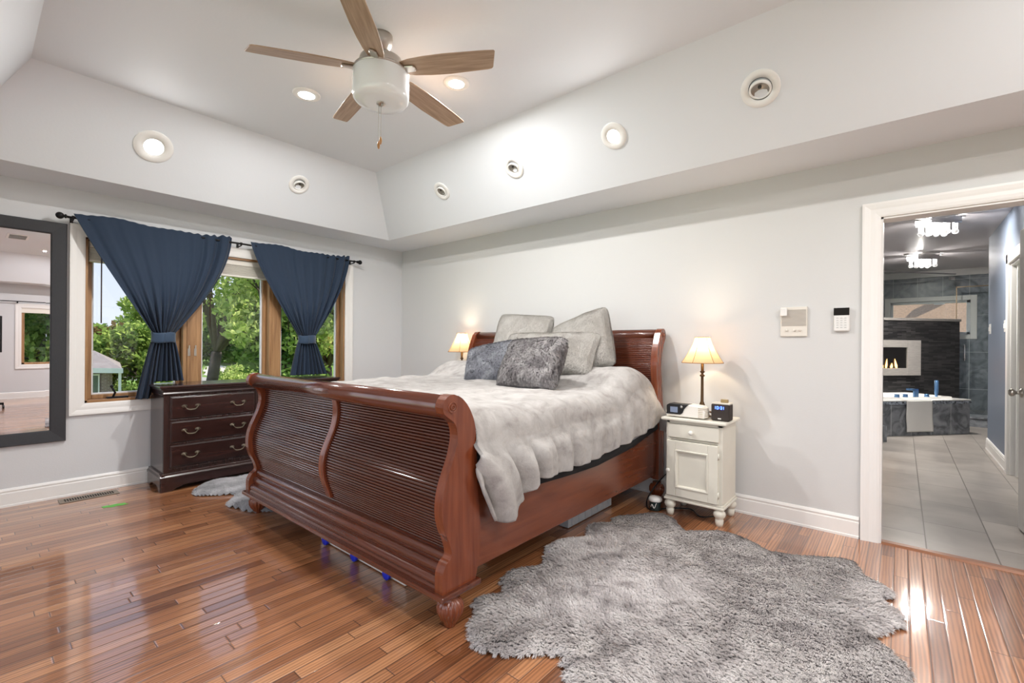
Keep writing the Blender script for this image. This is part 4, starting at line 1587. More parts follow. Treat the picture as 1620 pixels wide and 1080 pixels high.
digit(q, '1', cx_ - 0.042, zz, 0.010, 0.020, cy_ - 0.0455)
digit(q, '0', cx_ - 0.024, zz, 0.012, 0.020, cy_ - 0.0455)
for k in (0.005, 0.013):
    q.box(cx_ - 0.0075, cx_ - 0.005, cy_ - 0.0465, cy_ - 0.0455, zz + k, zz + k + 0.0025)
digit(q, '3', cx_ - 0.001, zz, 0.012, 0.020, cy_ - 0.0455)
digit(q, '1', cx_ + 0.012, zz, 0.010, 0.020, cy_ - 0.0455)
obj('digits', q, mat('blue_led', (0.05, 0.12, 1, 1), 0.4, emit=((0.10, 0.22, 1.0, 1), 7)), t)
q = MB().box(cx_ - 0.016, cx_ + 0.006, cy_ - 0.047, cy_ - 0.045, NT + 0.014, NT + 0.021)
obj('badge', q, WHITEP, t, bevel=0.002)

q = MB().box(-1.045, -1.012, 3.455, 3.50, NT + 0.001, NT + 0.030).tube([(-1.02, 3.46, NT + 0.03), (-1.06, 3.45, NT + 0.045), (-1.03, 3.50, NT + 0.035), (-1.0, 3.47, NT + 0.02)], 0.005, 8)
tag(obj('eyeglass_case', q, mat('tan_leather', srgb(120, 88, 58), 0.4), bevel=0.004), 'small brown trinket behind the breathing machine at the lamp foot', 'trinket')

# small white-capped gadget and cables on the floor by the nightstand
t = thing('floor_gadget', 'small dark gadget with white cap and white squiggle on the floor by the nightstand foot', 'gadget', (-1.405, 3.335, 0))
q = MB().lathe([(0.032, 0), (0.036, 0.006), (0.043, 0.066), (0.043, 0.072)], (-1.405, 3.335, 0), 28)
obj('body', q, mat('dark_teal_plastic', srgb(38, 56, 58), 0.3), t)
q = MB().lathe([(0.048, 0.070), (0.050, 0.076), (0.049, 0.086), (0.040, 0.098), (0.020, 0.103), (0.002, 0.104)], (-1.405, 3.335, 0), 28)
obj('cap', q, WHITEP, t)
pts = []
for i in range(15):
    a = -2.0 + i * 0.075
    pts.append((-1.405 + 0.041 * math.cos(a), 3.335 + 0.041 * math.sin(a), 0.030 + 0.016 * math.sin(i * 0.55) + 0.0012 * i))
obj('squiggle', MB().tube(pts, 0.003, 6), WHITEP, t)

q = MB()
pts = smooth_curve([(-1.44, 3.62, 0.20), (-1.47, 3.52, 0.14), (-1.50, 3.42, 0.05), (-1.47, 3.34, 0.008), (-1.41, 3.30, 0.008), (-1.33, 3.42, 0.008), (-1.20, 3.50, 0.008), (-1.10, 3.40, 0.008), (-1.02, 3.48, 0.008), (-1.0, 3.58, 0.012)], 6)
q.tube(pts, 0.005, 8)
tag(obj('power_cord', q, BLACKP), 'black power cord curling on the floor under the nightstand', 'cord')

# ---------------------------------------------------------------- wall devices by the doorway
t = thing('intercom_panel', 'square cream intercom panel with speaker grille on the back wall', 'intercom', (-0.575, YB, 1.299))
CREAM = mat('cream_plastic', srgb(224, 218, 208), 0.4)
obj('plate', MB().box(-0.655, -0.495, YB - 0.014, YB, 1.299, 1.502), CREAM, t, bevel=0.003)
q = MB()
for k in range(22):
    z = 1.372 + k * 0.0052
    q.box(-0.648, -0.502, YB - 0.0165, YB - 0.013, z, z + 0.0028)
obj('speaker_grille', q, mat('beige_grille', srgb(192, 184, 175), 0.5), t)
for dxx in (0, 0.048, 0.078):
    q = MB().lathe([(0.008, 0), (0.008, -0.007), (0.006, -0.010), (0.001, -0.011)], (-0.617 + dxx, YB - 0.014, 1.341), 14, 'y')
    obj('control_knob', q, CREAM, t)
tag(obj('door_sensor', MB().box(-0.655, -0.612, YB - 0.034, YB - 0.0168, 1.440, 1.497), WHITEP, bevel=0.006, seg=3),
    'small white sensor box stuck on the corner of the intercom', 'sensor')
t = thing('alarm_keypad', 'white alarm keypad with black screen on the wall beside the doorway', 'keypad', (-0.304, YB, 1.33))
obj('case', MB().box(-0.347, -0.261, YB - 0.024, YB, 1.330, 1.486), WHITEP, t, bevel=0.010, seg=3)
obj('screen', MB().box(-0.346, -0.262, YB - 0.0262, YB - 0.022, 1.435, 1.484), mat('keypad_black', srgb(24, 21, 18), 0.6, spec=0.2), t, bevel=0.003)
q = MB()
for i in range(3):
    for j in range(5):
        q.box(-0.332 + i * 0.021, -0.319 + i * 0.021, YB - 0.0256, YB - 0.022, 1.352 + j * 0.0155, 1.360 + j * 0.0155)
obj('keys', q, mat('keypad_keys', srgb(206, 206, 204), 0.4), t, bevel=0.001)

# ---------------------------------------------------------------- floor register, tape, storage boxes
t = thing('floor_register', 'brown slotted heating register in the floor under the window wall', 'floor vent', (-4.90, 0.64, 0))
q = MB().box(-4.965, -4.835, 0.46, 0.81, 0, 0.005)
obj('plate', q, mat('taupe_metal', srgb(132, 120, 106), 0.4, 0.3), t, bevel=0.003)
q = MB()
for k in range(20):
    yy = 0.492 + k * 0.0147
    q.box(-4.938, -4.862, yy, yy + 0.0075, 0.0045, 0.0062)
obj('slots', q, mat('dark_slot', srgb(20, 16, 14), 0.8), t)
pts = [(-0.075, -0.02), (-0.05, -0.028), (-0.02, -0.022), (0.01, -0.03), (0.05, -0.02), (0.07, -0.024), (0.062, 0.0), (0.078, 0.012), (0.04, 0.022), (0.01, 0.016), (-0.02, 0.026), (-0.05, 0.012), (-0.07, 0.016)]
q = MB().prism([(-4.50 + a * 0.1 + b_ * 1.3, 0.725 + a * 0.95) for a, b_ in pts], 0.0, 0.0015, 'z')
tag(obj('tape_scrap', q, mat('green_tape', srgb(96, 176, 74), 0.5)), 'scrap of green tape stuck to the floor in front of the register', 'tape')

BIN = mat('bin_white_plastic', srgb(222, 220, 212), 0.35)
LATCH = mat('blue_latch', srgb(24, 44, 190), 0.35)
t = thing('storage_bin', 'flat white storage bin with blue latches under the footboard', 'storage box', (-2.33, 1.72, 0))
obj('bin', MB().box(-2.76, -1.90, 1.43, 2.03, 0.004, 0.105), BIN, t, bevel=0.012, seg=3)
obj('lid', MB().box(-2.775, -1.885, 1.415, 2.045, 0.105, 0.122), BIN, t, bevel=0.006)
for xx in (-2.665, -2.345, -2.035):
    q = MB().lathe([(0.030, 0), (0.030, -0.016), (0.024, -0.020), (0.002, -0.021)], (xx, 1.422, 0.034), 20, 'y')
    q.box(xx - 0.022, xx + 0.022, 1.400, 1.420, 0.034, 0.128)
    obj('latch', q, LATCH, t, bevel=0.003)
t = thing('storage_bin', 'long clear-white ribbed storage bin under the side rail near the head', 'storage box', (-1.95, 2.95, 0))
q = MB().box(-2.30, -1.695, 2.60, 3.20, 0.004, 0.095)
for k in range(7):
    q.box(-1.696, -1.689, 2.64 + k * 0.085, 2.665 + k * 0.085, 0.01, 0.085)
obj('bin', q, mat('translucent_bin', srgb(176, 182, 188), 0.3), t, bevel=0.008)
obj('lid', MB().box(-2.31, -1.685, 2.59, 3.21, 0.095, 0.108), BIN, t, bevel=0.004)

# ---------------------------------------------------------------- ceiling fan
FX, FY = -2.277, 1.520
t = thing('ceiling_fan', 'five-blade brushed nickel ceiling fan with washed wood blades and white drum light', 'ceiling fan', (FX, FY, 2.60))
obj('canopy', MB().lathe([(0.062, 2.98), (0.064, 2.965), (0.062, 2.935), (0.052, 2.915), (0.046, 2.905), (0.040, 2.888), (0.022, 2.880)], (FX, FY, 0), 32), NICKEL, t)
obj('downrod', MB().lathe([(0.014, 2.98 - 0.10), (0.014, 2.83)], (FX, FY, 0), 16), NICKEL, t)
obj('motor_housing', MB().lathe([(0.030, 2.868), (0.050, 2.862), (0.095, 2.852), (0.118, 2.838), (0.122, 2.820), (0.122, 2.785), (0.112, 2.772)], (FX, FY, 0), 48), NICKEL, t)
obj('light_rim', MB().lathe([(0.120, 2.782), (0.152, 2.778), (0.156, 2.768), (0.152, 2.760)], (FX, FY, 0), 48), NICKEL, t)
DRUM = mat('frosted_drum_glass', srgb(226, 228, 228), 0.12, coat=0.5, emit=((1.0, 0.97, 0.92, 1), 0.04))
obj('drum_glass', MB().lathe([(0.150, 2.765), (0.156, 2.755), (0.157, 2.70), (0.157, 2.64), (0.152, 2.615), (0.138, 2.602), (0.09, 2.597), (0.02, 2.596)], (FX, FY, 0), 56), DRUM, t)
q = MB().lathe([(0.026, 2.598), (0.026, 2.592), (0.014, 2.588), (0.009, 2.580), (0.002, 2.577)], (FX, FY, 0), 24)
q.lathe([(0.008, 2.582), (0.008, 2.574), (0.001, 2.572)], (FX + 0.025, FY, 0), 12)
obj('finial', q, NICKEL, t)
BLM = bpy.data.materials.new('washed_oak_blade')
BLM.use_nodes = True
n = BLM.node_tree
bb = n.nodes['Principled BSDF']
tcn = n.nodes.new('ShaderNodeTexCoord')
mpn = n.nodes.new('ShaderNodeMapping')
mpn.inputs['Scale'].default_value = (2.5, 40, 40)
nzn = n.nodes.new('ShaderNodeTexNoise')
nzn.inputs['Scale'].default_value = 2
nzn.inputs['Detail'].default_value = 6
rpn = n.nodes.new('ShaderNodeValToRGB')
rpn.color_ramp.elements[0].position = 0.3
rpn.color_ramp.elements[0].color = srgb(148, 122, 100)
rpn.color_ramp.elements[1].position = 0.7
rpn.color_ramp.elements[1].color = srgb(182, 156, 132)
n.links.new(tcn.outputs['Object'], mpn.inputs[0])
n.links.new(mpn.outputs[0], nzn.inputs['Vector'])
n.links.new(nzn.outputs['Fac'], rpn.inputs[0])
n.links.new(rpn.outputs[0], bb.inputs['Base Color'])
bb.inputs['Roughness'].default_value = 0.35
# blade outline in local x (out) / y (across), pitched about its own axis
ol = [(0.105, -0.020), (0.135, -0.045), (0.19, -0.058), (0.28, -0.066), (0.40, -0.070), (0.64, -0.064), (0.685, -0.060), (0.69, -0.052), (0.655, 0.046), (0.645, 0.056), (0.62, 0.060), (0.40, 0.068), (0.28, 0.064), (0.19, 0.056), (0.135, 0.042), (0.105, 0.018)]
blade_me = None
for k in range(5):
    a = R(26 + 72 * k)
    q = MB().prism(ol, -0.003, 0.003, 'z')
    me = bpy.data.meshes.new('blade')
    me.from_pydata(q.v, [], q.f)
    me.materials.append(BLM)
    o = bpy.data.objects.new('blade', me)
    put(o, t)
    o.location = (0, 0, 0.185)
    o.rotation_euler = (Matrix.Rotation(a, 3, 'Z') @ Matrix.Rotation(R(3.0), 3, 'Y') @ Matrix.Rotation(R(-13), 3, 'X')).to_euler()
    md = o.modifiers.new('bevel', 'BEVEL')
    md.width = 0.002
    q = MB()
    q.prism([(0.09, -0.022), (0.12, -0.024), (0.205, -0.020), (0.215, -0.012), (0.215, 0.012), (0.205, 0.020), (0.12, 0.024), (0.09, 0.022)], -0.014, -0.004, 'z')
    me2 = bpy.data.meshes.new('blade_iron')
    me2.from_pydata(q.v, [], q.f)
    me2.materials.append(NICKEL)
    o2 = bpy.data.objects.new('blade_iron', me2)
    put(o2, o)
    md = o2.modifiers.new('bevel', 'BEVEL')
    md.width = 0.003
for dxx, zz, col in ((-0.006, 2.375, 0), (0.014, 2.395, 1)):
    q = MB().tube([(FX + dxx, FY - 0.01, 2.59), (FX + dxx, FY - 0.01, zz)], 0.0014, 6)
    pc = obj('pull_chain', q, NICKEL, t)
    q = MB().lathe([(0.003, zz + 0.004), (0.007, zz - 0.006), (0.008, zz - 0.022), (0.005, zz - 0.036), (0.002, zz - 0.040)], (FX + dxx, FY - 0.01, 0), 14)
    obj('wooden_fob', q, mat('fob_wood', srgb(170, 120, 66), 0.4), pc)

# ---------------------------------------------------------------- recessed lights
LAMPW = mat('lit_downlight', (1, 1, 1, 1), 0.5, emit=((1.0, 0.95, 0.86, 1), 14))
LAMPOFF = mat('unlit_reflector', srgb(150, 146, 138), 0.35, 0.5)
TRIMR = mat('downlight_trim', srgb(238, 237, 234), 0.35)
GAP = mat('dark_gap', srgb(60, 58, 54), 0.6)


def downlight(label, p, nrm, r_, on, tilt=0, power=14, warm=False):
    """round trim on a surface at p whose room-side normal is nrm"""
    t = thing('recessed_light' if on else 'eyeball_downlight', label, 'ceiling light', p, 'lit recessed lights' if on else 'unlit gimbal lights')
    M = Matrix.Translation(p) @ Vector(nrm).to_track_quat('Z', 'Y').to_matrix().to_4x4()
    ri = r_ * (0.60 if (not on or nrm[0] == nrm[1]) else 0.50)
    q = MB().lathe([(r_, 0), (r_, 0.004), (r_ * 0.96, 0.008), (ri, 0.010), (ri, 0.0)], (0, 0, 0), 48, cap=False).xf(M)
    obj('trim_ring', q, TRIMR, t)
    if not on:
        q = MB().lathe([(ri, 0.003), (ri * 0.93, 0.003)], (0, 0, 0), 40, cap=False).xf(M)
        obj('shadow_gap', q, GAP, t)
        Mt = M @ Matrix.Rotation(R(tilt), 4, 'X')
        q = MB().lathe([(ri * 0.94, 0.002), (ri * 0.94, 0.016), (ri * 0.88, 0.020), (ri * 0.78, 0.018), (ri * 0.76, 0.008)], (0, 0, 0), 40, cap=False).xf(Mt)
        obj('gimbal', q, TRIMR, t)
        q = MB().lathe([(ri * 0.78, 0.012), (ri * 0.55, 0.005), (ri * 0.20, 0.002), (0.001, 0.002)], (0, 0, 0), 36, cap=False).xf(Mt)
        rf = obj('reflector', q, LAMPOFF, t)
        q = MB().lathe([(ri * 0.15, 0.002), (ri * 0.15, 0.010), (ri * 0.10, 0.014), (0.001, 0.014)], (0, 0, 0), 16, cap=False).xf(Mt @ Matrix.Translation((0, ri * 0.25, 0)))
        obj('socket', q, GAP, rf)
    else:
        q = MB().lathe([(ri, 0.006), (ri * 0.985, 0.010), (0.001, 0.011)], (0, 0, 0), 36, cap=False).xf(M)
        obj('lens', q, LAMPW, t)
        l = bpy.data.lights.new('downlight_beam', 'AREA')
        l.shape = 'DISK'
        l.size = ri * 1.8
        l.energy = power
        l.color = (1.0, 0.98, 0.955)
        lo = bpy.data.objects.new('downlight_beam', l)
        COL.objects.link(lo)
        lo.location = Vector(p) + Vector(nrm).normalized() * 0.013
        lo.rotation_euler = (-Vector(nrm)).to_track_quat('Z', 'Y').to_euler()
    return t


nL = (0.54, 0, -0.48)
nB = (0, -0.54, -0.50)
def onL(y, z):
    return (ox0 + (z - H) * (ix0 - ox0) / (ZF - H), y, z)
def onB(x, z):
    return (x, oy1 + (z - H) * (iy1 - oy1) / (ZF - H), z)
downlight('lit round light in the left ceiling slope above the mirror', onL(0.915, 2.715), nL, 0.125, True, power=5)
downlight('unlit gimbal light in the left ceiling slope above the curtains', onL(2.022, 2.723), nL, 0.092, False, 18)
downlight('unlit gimbal light in the back ceiling slope, nearest the corner', onB(-3.40, 2.704), nB, 0.088, False, 10)
downlight('unlit gimbal light in the back ceiling slope, between the corner one and the lit one', onB(-2.49, 2.708), nB, 0.092, False, 14)
downlight('lit round light in the back ceiling slope above the headboard', onB(-1.567, 2.709), nB, 0.094, True, power=6)
downlight('unlit gimbal light in the back ceiling slope, largest and nearest the doorway', onB(-0.633, 2.713), nB, 0.104, False, 20)
downlight('lit recessed light in the flat ceiling left of the fan', (-3.215, 1.54, ZF), (0, 0, -1), 0.092, True, power=42)
downlight('lit recessed light in the flat ceiling just behind the right-hand fan blade', (-2.294, 2.115, ZF), (0, 0, -1), 0.088, True, power=42)
for i, (x, y) in enumerate(((0.6, 1.0), (2.6, 1.0), (0.9, 2.1), (2.6, 2.1))):  # extra unseen lamps, added to brighten the room
    downlight('lit recessed light added out of view in the flat ceiling over the right end of the room', (x, y, ZF), (0, 0, -1), 0.09, True, power=30)

# ---------------------------------------------------------------- right end of the room, seen in the mirror
win2 = sthing('window_2', (XR, (ry0 + ry1) / 2, rz0))
struct('casing', casing_frame(XR, ry0, ry1, rz0, rz1, -1), TRIM, win2)
s_ = MB()
s_.box(XR + 0.03, XR + 0.14, ry0, ry0 + 0.05, rz0, rz1)
s_.box(XR + 0.03, XR + 0.14, ry1 - 0.05, ry1, rz0, rz1)
s_.box(XR + 0.03, XR + 0.14, 1.47, 1.54, rz0, rz1)
s_.box(XR + 0.03, XR + 0.14, ry0, ry1, rz0, rz0 + 0.045)
s_.box(XR + 0.03, XR + 0.14, ry0, ry1, rz1 - 0.045, rz1)
struct('frame', s_, OAK, win2, bevel=0.004)
struct('pane', MB().box(XR + 0.10, XR + 0.104, ry0 + 0.04, ry1 - 0.04, rz0 + 0.04, rz1 - 0.04), PANE, win2)
t = thing('curtain_rod', 'thin black curtain rod seen only in the mirror above the far window', 'curtain rod', (XR - 0.08, 1.4, 2.07))
obj('rod', MB().tube([(XR - 0.08, 0.1, 2.07), (XR - 0.08, 2.6, 2.07)], 0.009, 8), BLACKM, t)
for yy in (0.70, 2.3):
    obj('bracket', MB().box(XR - 0.085, XR, yy - 0.01, yy + 0.01, 2.035, 2.065), BLACKM, t)
t = thing('window_blind', 'white blind raised in the far window seen only in the mirror', 'blind', (XR + 0.03, (ry0 + ry1) / 2, 1.84))
obj('slat_stack', MB().box(XR + 0.005, XR + 0.05, ry0 + 0.005, ry1 - 0.005, 1.835, rz1 - 0.002), BL, t, bevel=0.003)
# rolling television
t = thing('television_stand', 'black television on a rolling stand, reflected at the mirror edge', 'television', (2.47, 0.10, 0))
obj('screen', MB().box(2.40, 2.45, -0.72, 0.42, 1.02, 1.68), BLACKP, t, bevel=0.006)
obj('pole', MB().box(2.47, 2.53, -0.18, -0.10, 0.06, 1.4), BLACKM, t, bevel=0.004)
for s_, y0_ in ((1, 0.40), (-1, -0.70)):
    obj('base_leg', MB().box(2.30, 2.76, -0.16 + s_ * 0.30 - 0.03, -0.16 + s_ * 0.30 + 0.03, 0.06, 0.10), BLACKM, t, bevel=0.004)
obj('crossbar', MB().box(2.47, 2.53, -0.48, 0.45, 0.06, 0.10), BLACKM, t, bevel=0.004)
for xx, yy in ((2.34, 0.44), (2.34, -0.46), (2.70, 0.14), (2.70, -0.46), (2.50, 0.44)):
    obj('caster', MB().lathe([(0.03, yy - 0.012), (0.03, yy + 0.012)], (xx, 0, 0.031), 16, 'y'), BLACKP, t)
t = thing('ceiling_vent', 'white two-panel air vent in the flat ceiling, reflected in the mirror', 'vent', (1.27, 0.55, ZF - 0.01))
obj('frame', MB().box(1.02, 1.50, 0.42, 0.68, ZF - 0.012, ZF), TRIM, t, bevel=0.003)
for a in (1.05, 1.27):
    obj('louvre', MB().box(a, a + 0.20, 0.45, 0.65, ZF - 0.014, ZF - 0.011), mat('vent_grey', srgb(120, 122, 118), 0.5), t)
# unseen window added in the near wall behind the camera to let fill light in
added_win = sthing('added_window', ((nx0 + nx1) / 2, YN, nz0))
s_ = MB()
for xx in (nx0, nx0 + 1.5, nx0 + 3.05, nx1 - 0.06):
    s_.box(xx, xx + 0.06, YN - 0.14, YN - 0.02, nz0, nz1)
s_.box(nx0, nx1, YN - 0.14, YN - 0.02, nz0, nz0 + 0.05)
s_.box(nx0, nx1, YN - 0.14, YN - 0.02, nz1 - 0.05, nz1)
struct('frame', s_, OAK, added_win)
struct('pane', MB().box(nx0 + 0.05, nx1 - 0.05, YN - 0.09, YN - 0.086, nz0 + 0.04, nz1 - 0.04), PANE, added_win)

# ================================================================ BATHROOM
BH = 2.57
BXR = 0.80                       # blue-grey side wall face
BYF = 10.9                       # shower end wall
BXL = -2.6
TILEF = tile_mat('bath_floor_tile', 0.61, 0.315, 0.5, (-4.07 + 0.61 * 20 + 0.0, -0.12 + 0.315 * 40), srgb(140, 133, 127), srgb(164, 157, 150), srgb(98, 92, 86), 0.3, 0.007, 2.5, axes=('Y', 'X'))
BLUE = mat('slate_blue_paint', srgb(120, 132, 150), 0.45)
BWHT = mat('bath_white_paint', srgb(214, 212, 214), 0.6)
STILE = tile_mat('slate_wall_tile', 0.33, 0.62, 0.0, (10.0, 10.0), srgb(98, 104, 110), srgb(150, 156, 162), srgb(196, 200, 202), 0.3, 0.006, 3.5, True, axes=('X', 'Z'))
STILED = tile_mat('slate_tub_tile', 0.33, 0.62, 0.0, (10.05, 9.93), srgb(88, 92, 98), srgb(150, 154, 160), srgb(200, 202, 202), 0.3, 0.006, 4.5, True, axes=('X', 'Z'))
STACK = bpy.data.materials.new('black_stacked_stone')
struct('floor', MB().box(BXL, 3.2, YB + 0.02, BYF + 0.2, -0.12, 0.0), TILEF, origin=(0, 0, 0))
struct('ceiling', MB().box(BXL, 3.2, YB + 0.13, BYF + 0.2, BH, BH + 0.1), mat('bath_ceiling_paint', srgb(188, 183, 186), 0.35))
w = MB()
w.box(BXR, BXR + 0.12, 6.55, 8.05, 0, BH)
w.box(BXR, BXR + 0.12, YB + 0.13, 5.70, 0, BH)
w.box(BXR, BXR + 0.12, 5.70, 6.55, 2.06, BH)
w.box(BXR + 0.12, 3.2, 7.93, 8.05, 0, BH)
struct('wall_right', w, BLUE)
struct('wall_left', MB().box(BXL - 0.12, BXL, YB + 0.13, BYF + 0.2, 0, BH), BWHT)
# end wall of dark tile with the window opening
sx0, sx1, sz0, sz1 = -0.17, 0.87, 1.46, 2.04
w = MB()
w.box(BXL, sx0, BYF, BYF + 0.14, 0, BH)
w.box(sx1, 3.2, BYF, BYF + 0.14, 0, BH)
w.box(sx0, sx1, BYF, BYF + 0.14, 0, sz0)
w.box(sx0, sx1, BYF, BYF + 0.14, sz1, BH)
struct('wall_back', w, STILE)
struct('trim_3', MB().box(BXL, 3.2, BYF - 0.05, BYF, 2.46, BH), TRIM)
struct('wall_right', MB().box(3.1, 3.2, 8.05, BYF, 0, BH), BWHT)
b = MB().prism([(BXR - p[0], p[1]) for p in base_prof()], 6.64, 8.06, 'y')
struct('baseboard_right', b, TRIM)
win4 = sthing('window_4', ((sx0 + sx1) / 2, BYF, sz0))
s_ = MB()
s_.box(sx0 - 0.08, sx0, BYF - 0.02, BYF + 0.01, sz0 - 0.08, sz1 + 0.08)
s_.box(sx1, sx1 + 0.08, BYF - 0.02, BYF + 0.01, sz0 - 0.08, sz1 + 0.08)
s_.box(sx0, sx1, BYF - 0.02, BYF + 0.01, sz1, sz1 + 0.08)
s_.box(sx0, sx1, BYF - 0.02, BYF + 0.01, sz0 - 0.08, sz0)
struct('casing', s_, TRIM, win4, bevel=0.005)
s_ = MB()
s_.box(sx0, sx0 + 0.04, BYF + 0.02, BYF + 0.09, sz0, sz1)
s_.box(sx1 - 0.04, sx1, BYF + 0.02, BYF + 0.09, sz0, sz1)
s_.box(sx0, sx1, BYF + 0.02, BYF + 0.09, sz1 - 0.04, sz1)
s_.box(sx0, sx1, BYF + 0.02, BYF + 0.09, sz0, sz0 + 0.04)
struct('frame', s_, WHV, win4)
struct('pane', MB().box(sx0 + 0.03, sx1 - 0.03, BYF + 0.05, BYF + 0.054, sz0 + 0.03, sz1 - 0.03), PANE, win4)

# side doorway with its white door ajar
d = MB()
for yy0, yy1 in ((6.54, 6.64), (5.60, 5.71)):
    d.box(BXR - 0.022, BXR, yy0, yy1, 0, 2.15)
d.box(BXR - 0.022, BXR, 5.60, 6.64, 2.05, 2.15)
d.box(BXR, BXR + 0.12, 6.53, 6.56, 0, 2.06)
d.box(BXR, BXR + 0.12, 5.69, 5.72, 0, 2.06)
d.box(BXR, BXR + 0.12, 5.70, 6.55, 2.03, 2.06)
struct('trim_4', d, TRIM, bevel=0.004)
DOORM = mat('white_door_paint', srgb(228, 226, 222), 0.4)
dr = sthing('door_1', (BXR + 0.12, 6.5, 0.01))
struct('door_leaf', MB().box(BXR + 0.03, BXR + 0.80, 6.42, 6.455, 0.01, 2.04), DOORM, dr)
q = MB().lathe([(0.028, 0), (0.028, -0.008), (0.011, -0.012), (0.011, -0.035), (0.024, -0.045), (0.027, -0.058), (0.018, -0.068), (0.002, -0.070)], (BXR + 0.74, 6.42, 0.93), 20, 'y')
struct('door_knob', q, NICKEL, dr)
dr = sthing('door_2', (dx1 - 0.02, YB + 0.13, 0.01))
M_ = Matrix.Translation((dx1 - 0.030, YB + 0.14, 0)) @ Matrix.Rotation(R(94.8), 4, 'Z')
struct('door_leaf', MB().box(0.0, 0.78, -0.018, 0.018, 0.012, dz - 0.02).xf(M_), DOORM, dr, bevel=0.003)
for k, zz in enumerate((0.25, 1.05, 1.85)):
    struct('hinge', MB().lathe([(0.006, zz - 0.045), (0.006, zz + 0.045)], (dx1 - 0.045, YB + 0.125, 0), 10), NICKEL, dr)
# knob on the near door, sticking towards the room side
q = MB().lathe([(0.030, 0), (0.030, 0.008), (0.011, 0.012), (0.011, 0.030), (0.024, 0.040), (0.027, 0.052), (0.018, 0.062), (0.002, 0.064)], (0, 0, 0), 20, 'y')
q.xf(M_ @ Matrix.Translation((0.71, 0.018, 0.93)))
struct('door_knob', q, NICKEL, dr)

# switches on the blue wall
for lab, yy in (('white switch plate on the blue-grey wall, nearer the shower end', 7.86), ('white switch plate on the blue-grey wall, beside the side door casing', 6.80)):
    t = thing('light_switch', lab, 'switch', (BXR, yy, 1.42), 'switch plates on the blue-grey wall')
    obj('plate', MB().box(BXR - 0.008, BXR, yy - 0.055, yy + 0.055, 1.395, 1.515), WHITEP, t, bevel=0.003)
    for dy in (-0.024, 0.024):
        obj('rocker', MB().box(BXR - 0.014, BXR - 0.007, yy + dy - 0.012, yy + dy + 0.012, 1.43, 1.48), WHITEP, t, bevel=0.002)

# diagonal tub corner: frame with x along the tub front, y towards the back, z up
PA = Vector((-0.229, 8.154, 0))
dd = Vector((0.973, 1.136, 0)).normalized()
nn = Vector((-dd.y, dd.x, 0))
TM = Matrix((dd, nn, Vector((0, 0, 1)))).transposed().to_4x4()
TM.translation = PA
FL = 1.496          # right end of the tub front in this frame
LX = -1.15
def T(mb):
    return mb.xf(TM)
def tobj(name, mb, mt, parent=None, **k):
    """built in the diagonal frame; keeps local coordinates so tile patterns run along the face"""
    o = obj(name, mb, mt, None, origin=(0, 0, 0), **k)
    o.matrix_world = TM.copy()
    return o

t = thing('bathtub', 'drop-in white corner bathtub in a slate tiled surround seen through the doorway', 'bathtub', (0, 0, 0))
t.matrix_world = TM
ORG[t.name] = (0, 0, 0)
DZ = 0.485
obj('tiled_surround', MB().box(LX, FL, 0.0, 0.06, 0, DZ - 0.045).box(FL - 0.06, FL, 0.06, 0.80, 0, DZ - 0.045), STILED, t)
MOS = tile_mat('mosaic_strip', 0.075, 0.018, 0.5, (10.0, 10.0), srgb(30, 32, 36), srgb(190, 200, 214), srgb(120, 126, 134), 0.15, 0.003, 30.0, axes=('X', 'Z'))
obj('mosaic_edge', MB().box(LX, FL + 0.012, -0.012, 0.07, DZ - 0.050, DZ - 0.004).box(FL - 0.06, FL + 0.012, 0.07, 0.80, DZ - 0.05, DZ - 0.004), MOS, t)
TUBW = mat('tub_acrylic', srgb(232, 230, 226), 0.15, coat=0.4)
q = MB()
# deck ring and sunken basin
def rr(cx, cy, hx, hy, r_, n_=6):
    out = []
    for (sx_, sy_), a0 in (((1, 1), 0), ((-1, 1), 90), ((-1, -1), 180), ((1, -1), 270)):
        for i in range(n_ + 1):
            a = R(a0 + 90 * i / n_)
            out.append((cx + sx_ * (hx - r_) + r_ * math.cos(a), cy + sy_ * (hy - r_) + r_ * math.sin(a)))
    return out
ccx, ccy = (LX + FL) / 2, 0.39
rings = [(rr(ccx, ccy, (FL - LX) / 2 + 0.010, 0.405, 0.02), DZ - 0.004), (rr(ccx, ccy, (FL - LX) / 2 + 0.010, 0.405, 0.02), DZ + 0.008),
         (rr(ccx - 0.02, ccy, (FL - LX) / 2 - 0.16, 0.335, 0.06), DZ + 0.008), (rr(ccx - 0.02, ccy, (FL - LX) / 2 - 0.17, 0.325, 0.06), DZ + 0.040),
         (rr(ccx - 0.02, ccy, (FL - LX) / 2 - 0.23, 0.27, 0.12), DZ + 0.040), (rr(ccx - 0.02, ccy, (FL - LX) / 2 - 0.28, 0.22, 0.12), DZ - 0.05),
         (rr(ccx - 0.02, ccy, (FL - LX) / 2 - 0.40, 0.17, 0.12), 0.10)]
n0 = len(rings[0][0])
vs = [(p[0], p[1], z) for ring_, z in rings for p in ring_]
fs = [(k * n0 + i, k * n0 + (i + 1) % n0, (k + 1) * n0 + (i + 1) % n0, (k + 1) * n0 + i) for k in range(len(rings) - 1) for i in range(n0)]
fs.append(tuple((len(rings) - 1) * n0 + i for i in range(n0)))
obj('basin', MB().add(vs, fs), TUBW, t, bevel=0.003)
